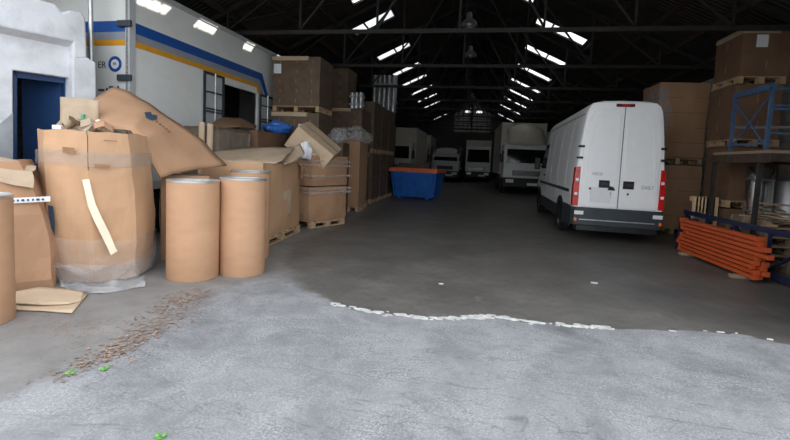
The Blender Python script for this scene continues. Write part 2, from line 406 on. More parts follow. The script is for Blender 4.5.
for i, v in enumerate(fl.data.vertices):
    p = (v.co.x, v.co.y)
    jag = noise.noise(Vector((p[0] * 5, p[1] * 5, 0))) * .05 + noise.noise(Vector((p[0] * 14, p[1] * 14, 3))) * .025
    if abs(p[0]) < 8 and -1 < p[1] < 9:
        ds = min(seg_dist(p, a, c) for a, c in zip(edge_soft, edge_soft[1:])); dh = min(seg_dist(p, a, c) for a, c in zip(edge_hard, edge_hard[1:]))
    else: ds = dh = 3
    s = 1 if inside(p, apron_poly) else -1
    wv = .45 if ds < dh else .05 + .28 * max(0, 1 - ds / 1.4)
    a = max(0, min(1, .5 + (s * min(ds, dh) + jag) / (2 * wv)))
    g = 0
    if -10 < p[0] < 0 and p[1] < 24:
        dd = min(seg_dist(p, dust_poly[k], dust_poly[k + 1]) for k in range(len(dust_poly) - 1)); s2 = 1 if inside(p, dust_poly) else -1
        g = max(0, min(1, .5 + s2 * dd / 1.3))
    att.data[i].color = (a, g, 0, 1)
# crumbling white crust along the threshold
b = MB(); r2 = random.Random(3)
pts = [gr(x, y) for x, y in ((332, 303), (350, 308), (370, 312), (395, 315), (430, 319), (455, 319), (480, 316), (500, 317), (520, 321), (545, 323), (570, 326), (590, 327), (612, 329), (650, 330.5), (700, 331.5), (735, 334), (790, 345))]
for k in range(420):
    t = r2.random() ** 1.0 * (len(pts) - 1.001); i = int(t); p = pts[i].lerp(pts[i + 1], t - i)
    dens = .5 + .5 * noise.noise(Vector((t * 1.3, 2, 0)))
    if i >= 12 and r2.random() > .12: continue
    if r2.random() > dens + .1: continue
    p = p + Vector((r2.gauss(0, .02), r2.gauss(0, .022), 0)); n = r2.randint(5, 8); a0 = r2.random() * 6; sx = r2.uniform(.012, .06) * (.5 + dens); sy = sx * r2.uniform(.2, .5)
    b.prism([(p.x + sx * math.cos(a0 * 0 + 2 * PI * q / n) * r2.uniform(.7, 1.2), p.y + sy * math.sin(2 * PI * q / n) * r2.uniform(.7, 1.2), .001) for q in range(n)], (0, 0, r2.uniform(.004, .012)))
tag(b.build('plaster_crust', M['crust']), 'crumbled white crust along the cracked edge of the dark slab', 'plaster', kind='stuff')
# leaf litter
b = MB(); r2 = random.Random(5)
lp = [gr(x, y) for x, y in ((196, 292), (178, 302), (150, 330), (120, 350), (92, 362), (62, 378))]
def flake(p, s):
    rot = Matrix.Rotation(r2.random() * 6, 3, 'Z') @ Matrix.Rotation(r2.uniform(-.4, .4), 3, 'X')
    b.poly([p + rot @ Vector(v) * s for v in ((-1, 0, 0), (-.2, .4, .1), (1, .1, 0), (.1, -.45, .05))])
for k in range(850):
    t = min(r2.random(), r2.random() + .15) * (len(lp) - 1.01); i = int(t); p = lp[i].lerp(lp[i + 1], t - i)
    w_ = .11 if t < 3 else .07
    flake(p + Vector((r2.gauss(0, w_), r2.gauss(0, w_), r2.uniform(.004, .012))), r2.uniform(.008, .026))
lp = [gr(x, y) for x, y in ((40, 318), (75, 330), (110, 322), (95, 345))]
for k in range(420):
    p = r2.choice(lp).lerp(r2.choice(lp), r2.random()); flake(p + Vector((r2.gauss(0, .12), r2.gauss(0, .1), .006)), r2.uniform(.004, .012))
tag(b.build('leaf_litter', M['litter']), 'brown leaf litter swept into a line on the floor', 'leaf litter', kind='stuff')
for (x, y), lab in zip(((71, 374), (104, 370), (160, 438)), ('green leaf lying in the end of the brown leaf litter', 'green leaf lying just beside the brown leaf litter', 'green leaf lying alone on the pale apron')):
    b = MB(); p = gr(x, y)
    for q in range(3):
        a = q * 2.1 + x; u = Vector((math.cos(a), math.sin(a), .25)); v = Vector((-u.y, u.x, 0)); s = .035
        b.grid([[u * s * t + v * s * .45 * math.sin(PI * t) * e + Vector((0, 0, .012 * (1 - abs(e)))) for e in (-1, 0, 1)] for t in (0, .3, .6, .85, 1)])
    o = b.build('leaf', M['leaf'], solid=.001); o.location = p + Vector((0, 0, .004)); tag(o, lab, 'leaf')
for (x, y), s, lab in (((594, 283), .05, 'small white paper scrap alone on the dark floor'), ((441, 284), .03, 'tiny white paper scrap on dark floor near the crust')):
    b = MB(); b.prism([(-s, -s * .5, 0), (s * .8, -s * .7, 0), (s, s * .6, 0), (-s * .6, s * .8, 0)], (0, 0, .004)); o = b.build('paper_scrap', M['label']); o.location = gr(x, y) + Vector((0, 0, .001)); tag(o, lab, 'scrap')

# ------------------------------------------------------------------ hall shell
RX, RZ, RS = -.5, 7.6, .47                    # ridge x, z, slope
YF, YB, XL, XR = 4.7, 45.0, -7.8, 6.5
def roofz(x): return RZ - RS * abs(x - RX)
rows_l = [14.0, 17.75, 21.2, 24.1, 27.4, 30.7, 34.2, 37.0, 43.0]
rows_r = [15.2, 18.5, 21.9, 25.5, 28.7, 32.2, 36.4, 42.4]
holes = []
for i, (px, py) in enumerate(((153, 6), (205, 28), (247, 48), (279, 58))):
    p = atx(px, py, -5.6 + .04 * i); t = (RZ + RS * (p.x - RX) - p.z) / (2 - RS * 2); holes.append(p + Vector((2, 1, 2)) * t)
def slope_mesh(side, cells):
    """roof slope with gaps where the rooflights sit; cells: (x0, x1, y0, y1)"""
    x_in, x_out = RX, (XL - .3 if side < 0 else XR + .3)
    X_ = sorted({x_in, x_out, *[c[0] for c in cells], *[c[1] for c in cells]}); Y_ = sorted({YF - .2, YB + .2, *[c[2] for c in cells], *[c[3] for c in cells]})
    b = MB()
    for x0, x1 in zip(X_, X_[1:]):
        for y0, y1 in zip(Y_, Y_[1:]):
            xm, ym = (x0 + x1) / 2, (y0 + y1) / 2
            if any(c[0] < xm < c[1] and c[2] < ym < c[3] for c in cells): continue
            b.poly([(x0, y0, roofz(x0)), (x1, y0, roofz(x1)), (x1, y1, roofz(x1)), (x0, y1, roofz(x0))])
    bmesh.ops.remove_doubles(b.bm, verts=b.bm.verts, dist=1e-4)
    return b
cl = [(-4.3, -2.95, y, y + .75) for y in rows_l]; cr = [(1.76, 3.4, y, y + .8) for y in rows_r]
hl = []
for i, p in enumerate(holes):
    w_ = (.36, .34, .22, .25)[i]; hl.append((p.x - .25, p.x + .25, p.y - w_, p.y + w_))
struct(slope_mesh(-1, cl + hl).build('ceiling_left', M['roof'], solid=.06, offset=0))
cr2 = [(.35, 1.5, 14.0, 14.5)]
struct(slope_mesh(1, cr + cr2).build('ceiling_right', M['roof'], solid=.06, offset=0))
wn = 1
def rooflight(c):
    global wn
    x0, x1, y0, y1 = c; t = thing('window_%d' % wn, 'rooflight', 'window', ((x0 + x1) / 2, (y0 + y1) / 2, roofz((x0 + x1) / 2))); struct(t); wn += 1
    del t['label']; del t['category']
    n = MB(); hw = (x1 - x0) / 2; s_ = -RS if (x0 + x1) / 2 > RX else RS
    def z(x): return x * s_
    n.poly([(-hw, (y0 - y1) / 2, z(-hw) + .02), (hw, (y0 - y1) / 2, z(hw) + .02), (hw, (y1 - y0) / 2, z(hw) + .02), (-hw, (y1 - y0) / 2, z(-hw) + .02)])
    n.build('pane', M['grp'], t)
    f = MB(); d = (y1 - y0) / 2
    k = -.35 if wn % 3 else .1
    for xx in (-hw, k * hw, hw): f.bar((xx, -d, z(xx) - .02), (xx, d, z(xx) - .02), .05, .05)
    for yy in (-d, d): f.bar((-hw, yy, z(-hw) - .02), (hw, yy, z(hw) - .02), .05, .05)
    f.build('glazing_bar', M['iron'], t)
for c in cl + cr + cr2: rooflight(c)
for i, c in enumerate(hl):                    # broken rooflights out of view: jagged shards added to roughen the trailer's sun patches
    x0, x1, y0, y1 = c; b = MB(); r2 = random.Random(40 + i); n = 7
    for q in range(n):
        ya_, yb_ = y0 + (y1 - y0) * q / n, y0 + (y1 - y0) * (q + 1) / n; k = r2.uniform(.05, .42); k2 = r2.uniform(.05, .35); xm = (x0 + x1) / 2
        b.poly([(x0, ya_, roofz(x0)), (x0 + (x1 - x0) * k, (ya_ + yb_) / 2, roofz(x0 + (x1 - x0) * k)), (x0, yb_, roofz(x0))])
        b.poly([(x1, ya_, roofz(x1)), (x1 - (x1 - x0) * k2, (ya_ + yb_) / 2, roofz(x1 - (x1 - x0) * k2)), (x1, yb_, roofz(x1))])
    struct(b.build('window_%d' % wn, M['grp_dirty'])); wn += 1
# walls
b = MB(); b.bb(XR, XR + .3, YF, YB, 0, roofz(XR) + .1); struct(b.build('wall_right', M['block']))
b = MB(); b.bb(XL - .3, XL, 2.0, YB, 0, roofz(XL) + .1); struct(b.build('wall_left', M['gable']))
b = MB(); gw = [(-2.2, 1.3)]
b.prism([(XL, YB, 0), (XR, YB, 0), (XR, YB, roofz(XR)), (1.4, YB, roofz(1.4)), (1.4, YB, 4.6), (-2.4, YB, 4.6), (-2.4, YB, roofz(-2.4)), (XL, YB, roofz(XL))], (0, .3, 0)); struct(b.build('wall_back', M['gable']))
t = bpy.data.objects.new('window_%d' % wn, None); COL.objects.link(t); struct(t); t.location = (-.5, YB, 4.6)
f = MB(); 
for i in range(9): x = -1.9 + 3.8 * i / 8; f.bb(x - .03, x + .03, -.03, .05, 0, roofz(x - .5) - 4.6)
for i in range(5): f.bb(-1.9 + .0, 1.9, -.03, .05, .5 * i, .5 * i + .05)
f.build('glazing_bar', M['iron'], t)
g_ = MB(); g_.poly([(-1.9, .1, 0), (1.9, .1, 0), (1.9, .1, 2.15), (-1.9, .1, 2.15)]); g_.build('dirty_pane', M['grp_dirty'], t)
g_ = MB(); g_.poly([(-.8, .1, 2.15), (-.1, .1, 2.15), (-.1, .1, 2.6), (-.3, .1, 2.62), (-.8, .1, 2.3)]); g_.poly([(.3, .1, 2.15), (.95, .1, 2.15), (.95, .1, 2.3), (.5, .1, 2.5)]); g_.build('clear_pane', M['grp'], t); g_ = MB()
for q in ([(-1.9, .1, 2.15), (-.8, .1, 2.15), (-.8, .1, 2.6)], [(-.1, .1, 2.15), (.3, .1, 2.15), (.5, .1, 2.5), (.5, .1, 2.8), (0, .1, 3.0), (-.1, .1, 2.95)], [(.95, .1, 2.15), (1.9, .1, 2.15), (.95, .1, 2.6)], [(-.8, .1, 2.3), (-.3, .1, 2.62), (-.1, .1, 2.6), (-.1, .1, 2.95), (-.8, .1, 2.6)], [(.5, .1, 2.5), (.95, .1, 2.3), (.95, .1, 2.6), (.5, .1, 2.8)]): g_.poly(q)
g_.build('dirty_pane', M['grp_dirty'], t)
# front gable over the gateway (above the camera's view)
b = MB(); b.prism([(XL, YF, 4.7), (XR + .3, YF, 4.7), (XR + .3, YF, roofz(XR + .3)), (RX, YF, RZ), (XL, YF, roofz(XL))] if roofz(XR) > 5 else [(-6, YF, 4.7), (5.0, YF, 4.7), (RX, YF, RZ)], (0, -.3, 0)); struct(b.build('wall_front', M['plaster_grey']))
b = MB(); b.bb(3.3, XR + 1.2, YF - .3, YF, 0, 5.0); struct(b.build('wall_front_right_added', M['plaster_grey']))  # unseen jamb added to narrow the gateway and darken the right side

# roof trusses: angle-iron chords, struts and king post
def truss(y, n):
    b = MB(); zc = 4.45; e = .045
    for s, xe in ((-1, XL), (1, XR)):
        b.bar((RX, y, RZ - .12), (xe, y, roofz(xe) - .12), .07, .1)
        xs_ = [RX + (xe - RX) * k / 4 for k in range(5)]
        for k in (1, 2, 3):
            x = xs_[k]; b.bar((x, y, zc), (x, y, roofz(x) - .1), e)
            b.bar((xs_[k], y, zc), (xs_[k - 1], y, roofz(xs_[k - 1]) - .15), e)
    b.bar((XL, y, zc - .05), (XR, y, zc - .05), .06, .09); b.bar((RX, y, zc), (RX, y, RZ - .1), .05)
    o = b.build('trim_%d' % n, M['iron']); struct(o)
ty = [6.2, 9.6, 13.0, 16.6, 20.0, 23.3, 26.6, 30.0, 33.4, 36.8, 40.2]
for i, y in enumerate(ty): truss(y, i + 1)
b = MB()
for x in (-7, -6.1, -5.2, -4.45, -2.8, -1.9, -1.1, .2, .9, 1.62, 3.5, 4.3, 5.1, 5.9):
    b.bb(x - .04, x + .04, YF, YB, roofz(x) - .13, roofz(x) - .02)
struct(b.build('trim_20', M['rust']))
b = MB()
for k, y in enumerate((7.9, 11.3)):               # wind braces between the trusses
    b.tube([(-6.6, y - 1.7, roofz(-6.6) - .2), (-2, y + 1.7, roofz(-2) - .2)], .025)
b.tube([(1.4, 9.6, 6.3), (-1.2, 13, 6.4)], .02); b.tube([(4.4, 9.6, 5.1), (.6, 16.6, 6.9)], .025)
struct(b.build('trim_21', M['iron']))
# ridge lamps
def ridge_lamp(y, lab):
    t = thing('pendant_lamp', lab, 'lamp', (RX + .1, y, 5.55), 0, 'lamps along the ridge')
    b = MB(); b.lathe([(.03, .32), (.07, .3), (.08, .15), (.2, .05), (.24, -.05), (.23, -.05), (.18, .04), (.05, .12)], 20); b.build('lamp_shade', M['lamp'], t, smooth=True)
    b = MB(); b.lathe([(.0, -.06), (.06, -.03), (.07, .03), (.04, .1)], 14); b.build('bulb', M['lens'], t, smooth=True)
    b = MB(); b.tube([(0, 0, .3), (0, 0, roofz(RX + .1) - 5.55 - .1)], .012, 6); b.build('cord', M['black'], t)
ridge_lamp(12.8, 'pendant lamp under the ridge, first from the entrance'); ridge_lamp(16.4, 'pendant lamp under the ridge, second from the entrance')
ridge_lamp(27, 'pendant lamp deep under the ridge, third from the entrance')

# oblique white masonry wall with the blue doorway
P0 = Vector((-5.74, 5.72, 0)); U = Vector((-.34, -.94, 0)).normalized(); NV = U.cross(Vector((0, 0, 1)))   # along the wall (towards the yard) and its normal
if NV.x < 0: NV = -NV
def mas(x, y, off=0):
    d = W @ ray_c(x, y); o = Vector((0, 0, H)); q = P0 + NV * off
    return o + d * ((q - o).dot(NV) / d.dot(NV))
back = -NV * .45
wl = bpy.data.objects.new('wall_entrance', None); COL.objects.link(wl); struct(wl)
b = MB()
b.prism([mas(-150, -30), mas(76, 30), mas(74, 200), mas(70, 420), mas(70, 78), mas(13, 70), mas(13, 700), mas(-150, 800)], back)
b.build('masonry', M['plaster'], wl, bevel=.015)
b = MB(); b.prism([mas(73, 57, .12), mas(88, 57, .12), mas(91, 60, .12), mas(96, 62, .12), mas(96.5, 90, .12), mas(96.5, 400, .12), mas(71, 430, .12)], -NV * .57); b.build('pier', M['plaster'], wl, bevel=.02)
b = MB(); b.prism([mas(-150, -50, .12), mas(30, -3, .12), mas(56, 4, .12), mas(62, 12, .12), mas(70, 10, .12), mas(82, 12, .12), mas(86, 18, .12), mas(87.5, 59, .12), mas(73, 59, .12), mas(73, 42, .12), mas(-150, -5, .12)], -NV * .57); b.build('upper_band', M['plaster'], wl, bevel=.03)
# sloping ledge under the band
b = MB(); A, B_ = mas(-150, -5, .12), mas(73, 42, .12); C_, D_ = mas(73, 48, 0), mas(-150, 3, 0); b.loft([[A, A - NV * .1, D_ - NV * .02, D_], [B_, B_ - NV * .1, C_ - NV * .02, C_]]); b.build('ledge', M['plaster'], wl)
b = MB(); b.prism([mas(-150, 250, .02), mas(13, 113, .02), mas(13, 700, .02), mas(-150, 900, .02)], -NV * .06); b.build('grey_dado', M['plaster_grey'], wl)
dr = bpy.data.objects.new('door_1', None); COL.objects.link(dr); struct(dr)
b = MB()
b.prism([mas(13, 70, -.1), mas(70, 78, -.1), mas(70, 84, -.1), mas(13, 77, -.1)], -NV * .1)
b.prism([mas(64, 77, -.1), mas(70, 78, -.1), mas(70, 420, -.1), mas(64, 420, -.1)], -NV * .1)
b.prism([mas(13, 70, -.1), mas(17, 71, -.1), mas(17, 700, -.1), mas(13, 700, -.1)], -NV * .1)
b.build('door_frame', M['door_blue'], dr)
hp = mas(64, 80, -.15); dl = (U * .33 - NV * .55).normalized() * .62; zt = hp.z - .03
b = MB(); b.prism([(hp.x, hp.y, 0), (hp.x + dl.x, hp.y + dl.y, 0), (hp.x + dl.x, hp.y + dl.y, zt), (hp.x, hp.y, zt)], dl.cross(Vector((0, 0, 1))).normalized() * .045)
b.build('door_leaf', M['door_blue'], dr)
# dark lobby behind the doorway
b = MB(); q0, q1 = P0 - NV * 1.5, P0 + U * 4 - NV * 1.5
b.prism([(q0.x, q0.y, 0), (q1.x, q1.y, 0), (q1.x, q1.y, 3.4), (q0.x, q0.y, 3.4)], -NV * .1)
e0, e1 = P0 - NV * .45, P0 - NV * 1.5; b.prism([(e0.x, e0.y, 0), (e1.x, e1.y, 0), (e1.x, e1.y, 3.4), (e0.x, e0.y, 3.4)], U * .1)
f0, f1 = P0 + U * 3.0 - NV * .45, P0 + U * 3.0 - NV * 1.5; b.prism([(f0.x, f0.y, 0), (f1.x, f1.y, 0), (f1.x, f1.y, 3.4), (f0.x, f0.y, 3.4)], U * .1)
b.prism([(e0.x, e0.y, 3.4), (f0.x, f0.y, 3.4), (f1.x, f1.y, 3.4), (e1.x, e1.y, 3.4)], (0, 0, .1))
struct(b.build('wall_lobby', M['gable']))
# grey steel post beside the trailer
p = at(91, 40, 5.95); b = MB(); b.cyl((p.x, p.y, 0), (p.x, p.y, roofz(p.x) - .1), .035); struct(b.build('trim_22', M['steel']))

# ------------------------------------------------------------------ wheels
def wheel(t, x, y, r=.36, w=.24, side=-1, name='wheel', z=None):
    z = r if z is None else z
    b = MB(); b.lathe([(r * .6, -w / 2), (r * .92, -w / 2), (r, -w / 2 + .035), (r, w / 2 - .035), (r * .92, w / 2), (r * .6, w / 2), (r * .6, -w / 2)], 32, axis='X')
    o = b.build(name, M['rubber'], t, smooth=True); o.location = (x, y, z)
    b = MB(); b.lathe([(.001, side * w * .28), (r * .3, side * w * .3), (r * .42, side * w * .12), (r * .6, side * w * .4), (r * .62, side * w * .46)], 24, axis='X')
    b.build('hub_cap', M['hub'], o, smooth=True)
    return o

# ------------------------------------------------------------------ the white van, seen from behind
van = thing('van', 'tall white panel van seen from behind with dark bumper and red tail lights', 'van', (2.99, 9.72, 0), R(-1.6)); van.scale = (.885, 1, 1.04)
prof = [(.30, .86), (.36, .97), (.5, .995), (.72, 1.0), (1.05, 1.0), (1.45, .98), (1.9, .94), (2.3, .89), (2.55, .85), (2.68, .82), (2.77, .775), (2.83, .69), (2.87, .5), (2.885, .25), (2.89, 0)]
def vsec(y, zmax, sx=1.0, zk=1.0):
    r_ = []
    for z, x in prof:
        zz = z * zk if z < zmax else zmax - (z - zmax) * -.015
        r_.append((x * sx, y, min(zz, zmax + .02)))
    return [(-x, y_, z) for x, y_, z in r_][:-1] + r_[::-1]
def vring(y, zmax, sx=1.0):
    rt = [(x * sx, y, min(z, zmax - .03 * (x < .5) * 0 - (.04 * (x / 1.0) ** 4))) for z, x in prof]
    return rt + [(-x, yy, z) for x, yy, z in rt[:-1][::-1]]
secs = [(0, 2.84, .965), (.03, 2.875, .985), (.09, 2.9, 1), (.6, 2.9, 1), (2, 2.9, 1), (4.4, 2.9, 1), (5.1, 2.86, 1), (5.45, 2.68, 1), (6.05, 1.72, 1), (6.25, 1.42, .99), (6.75, 1.22, .96), (6.93, .95, .92), (6.98, .6, .88)]
b = MB(); b.loft([vring(*s) for s in secs]); b.build('body', M['white'], van, smooth=True)
# sill band and bumper
b = MB()
for s in (-1, 1):
    b.prism([(s * 1.0, .12, .31), (s * 1.0, 1.05, .31), (s * 1.0, 1.05, .72), (s * 1.0, .12, .72)], (s * .018, 0, 0))
    b.prism([(s * 1.0, 2.05, .31), (s * 1.0, 5.4, .31), (s * 1.0, 5.4, .6), (s * 1.0, 2.05, .6)], (s * .018, 0, 0))
    b.bb(s * 1.008 - .01, s * 1.008 + .01, .5, 5.9, .98, 1.05)
b.build('side_trim', M['dgrey'], van)
b = MB()
ol = [(-1.02, .32), (-1.02, .05), (-.96, -.06), (-.5, -.1), (.5, -.1), (.96, -.06), (1.02, .05), (1.02, .32)]
b.prism([(x, y, .34) for x, y in ol], (0, 0, .37))
bumper = b.build('bumper', M['dgrey'], van, bevel=.025)
b = MB(); b.prism([(x * .92, y + .03, .24) for x, y in ol[1:-1]], (0, 0, .1)); b.build('underguard', M['black'], van)
b = MB(); b.bb(-.85, .8, -.115, -.095, .455, .475); b.build('step_strip', M['steel'], bumper)
for s in (-1, 1):
    b = MB(); b.box((s * .86, -.085, .6), (.2, .025, .075)); b.build('reflector', M['lens'], bumper)
    b = MB(); b.cyl((s * .93, -.06, .46), (s * .93, -.075, .46), .035); b.build('fog_lamp', M['orange_lens'], bumper)
def side_x(z):
    for (z0, x0), (z1, x1) in zip(prof, prof[1:]):
        if z0 <= z <= z1: return x0 + (x1 - x0) * (z - z0) / (z1 - z0)
    return 0
# rear doors
for s in (-1, 1):
    zs = [.73, 1.05, 1.45, 1.9, 2.3, 2.55, 2.66, 2.71]
    outer = [(s * (side_x(z) * .965 - (.13 if z < 1.5 else .05 if z < 2.5 else .07 if z < 2.6 else .13 if z < 2.69 else .22)), -.004, z) for z in zs]
    pts = [(s * .008, -.004, .73)] + outer + [(s * .008, -.004, 2.73)]
    b = MB(); b.prism(pts, (0, -.022, 0)); d = b.build('rear_door', M['white'], van, bevel=.008)
    b = MB()                                    # pressed outline of the blank window
    zz = [1.12, 1.5, 1.9, 2.3, 2.5, 2.57]
    ring = [(s * (side_x(z) * .965 - (.2 if z < 2.5 else .24)), -.03, z) for z in zz]
    ins = [(s * .1, -.03, 2.6), (s * .09, -.03, 1.5), (s * .1, -.03, 1.12)]
    path = ring + ins + ring[:1]
    b.tube(path, .007, 6); b.build('pressed_outline', M['white'], d)
    b = MB(); b.box((s * (.2 if s > 0 else .33), -.03, 1.2), (.24, .02, .16)); b.build('handle_recess', M['black'], d, bevel=.02)
    b = MB(); b.box((s * (.23 if s > 0 else .33), -.043, 1.21), (.15, .018, .05)); b.build('handle', M['dgrey'], d, bevel=.008)
    b = MB(); b.cyl((s * .2, -.025, 1.02), (s * .2, -.036, 1.02), .022); b.build('lock', M['black'], d)
    for z in (1.72, 1.95):
        x = side_x(z) * .985; b = MB(); b.box((s * (x - .03), -.012, z), (.13, .05, .045)); b.box((s * (x + .0), .07, z), (.03, .16, .045)); b.build('hinge', M['black'], d)
    # tail light
    b = MB(); zs2 = [.73, 1.1, 1.45, 1.52]
    b.prism([(s * (side_x(z) + .008), -.012, z) for z in zs2] + [(s * (side_x(1.52) - .1), -.012, 1.54), (s * (side_x(.73) - .125), -.012, .73)], (0, .2, 0)); lt = b.build('tail_light', M['red'], van, bevel=.01)
    for z in (.98, 1.27):
        b = MB(); b.box((s * (side_x(z) - .055), -.018, z), (.07, .02, .06)); b.build('clear_segment', M['lens'], lt, bevel=.01)
    for z in (.86, 1.12, 1.39):
        b = MB(); b.bb(min(s * .885, s * .985), max(s * .885, s * .985), -.02, -.01, z + .055, z + .065); b.build('lens_divider', M['darkred'], lt)
    if s < 0:
        b = MB(); b.box((-.42, -.034, .98), (.46, .012, .3)); b.build('plate_recess', M['plate'], d, bevel=.05)
        b = MB(); b.box((-.4, -.044, .96), (.42, .01, .26)); b.build('number_plate', M['plate'], d, bevel=.02)
        b = MB(); b.box((-.64, -.045, 1.1), (.05, .03, .04)); b.build('plate_lamp', M['black'], d, bevel=.01)
        text('maker_badge', 'IVECO', .085, M['ink_grey'], d, (-.5, -.028, 1.4), (R(90), 0, 0), .003)
    else:
        text('model_badge', 'DAILY', .1, M['ink_grey'], d, (.62, -.028, 1.17), (R(90), 0, 0), .004)
b = MB(); b.bb(-.008, .008, -.03, -.005, .72, 2.74); b.build('door_seam', M['seam'], van)
b = MB(); b.prism([(-.09, -.03, 1.1), (.09, -.03, 1.1), (.05, -.03, 1.17), (-.04, -.03, 1.19)], (0, -.02, 0)); b.xf(Matrix.Translation((-.17, 0, -.02))); b.build('latch_cover', M['black'], van, bevel=.008)
b = MB(); b.cyl((-.17, -.033, 1.06), (-.17, -.033, .93), .009); b.build('keeper', M['steel'], van)
b = MB(); b.box((0, -.0, 2.785), (.4, .06, .06)); bl = b.build('brake_lamp', M['darkred'], van, bevel=.012)
b = MB(); b.box((0, -.034, 2.785), (.16, .01, .035)); b.build('lamp_lens', M['red'], bl)
# side panel seams (left side), windows, mirrors
for s in (-1, 1):
    b = MB()
    for y in (1.1, 2.35, 3.6, 4.6):
        b.tube([(s * (side_x(z) + .002), y, z) for z in (.75, 1.05, 1.45, 1.9, 2.3, 2.6)], .008, 6)
    b.tube([(s * (side_x(2.62) + .004), y, 2.62) for y in (.1, 5.0)], .018, 6)
    b.build('panel_seam', M['panel_grey'], van)
    b = MB(); b.prism([(s * (side_x(1.5) + .0), 4.75, 1.45), (s * side_x(1.45), 5.95, 1.45), (s * side_x(1.8), 5.72, 1.85), (s * side_x(2.2), 5.4, 2.2), (s * side_x(2.2), 4.75, 2.2)], (s * .012, 0, 0)); b.build('cab_window', M['glass'], van)
    b = MB(); b.box((s * 1.17, 5.75, 1.6), (.2, .12, .38)); b.bar((s * .98, 5.8, 1.5), (s * 1.15, 5.76, 1.55), .05); b.build('door_mirror', M['black'], van, bevel=.03)
    b = MB(); b.box((s * 1.005, 4.85, 1.25), (.03, .22, .06)); b.build('cab_handle', M['dgrey'], van)
b = MB(); b.prism([(-.78, 5.5, 2.5), (.78, 5.5, 2.5), (.9, 6.08, 1.56), (-.9, 6.08, 1.56)], (0, .03, .02)); b.build('windscreen', M['glass'], van)
for y in (1.55, 5.9):
    for s in (-1, 1):
        wheel(van, s * .9, y, .37, .25, s)
        b = MB(); b.prism([(s * .9, y + .5 * math.cos(a), .37 + .47 * math.sin(a)) for a in [PI * k / 14 for k in range(15)]] + [(s * .9, y - .5, .26), (s * .9, y + .5, .26)], (s * .122, 0, 0)); b.build('wheel_arch', M['black'], van)

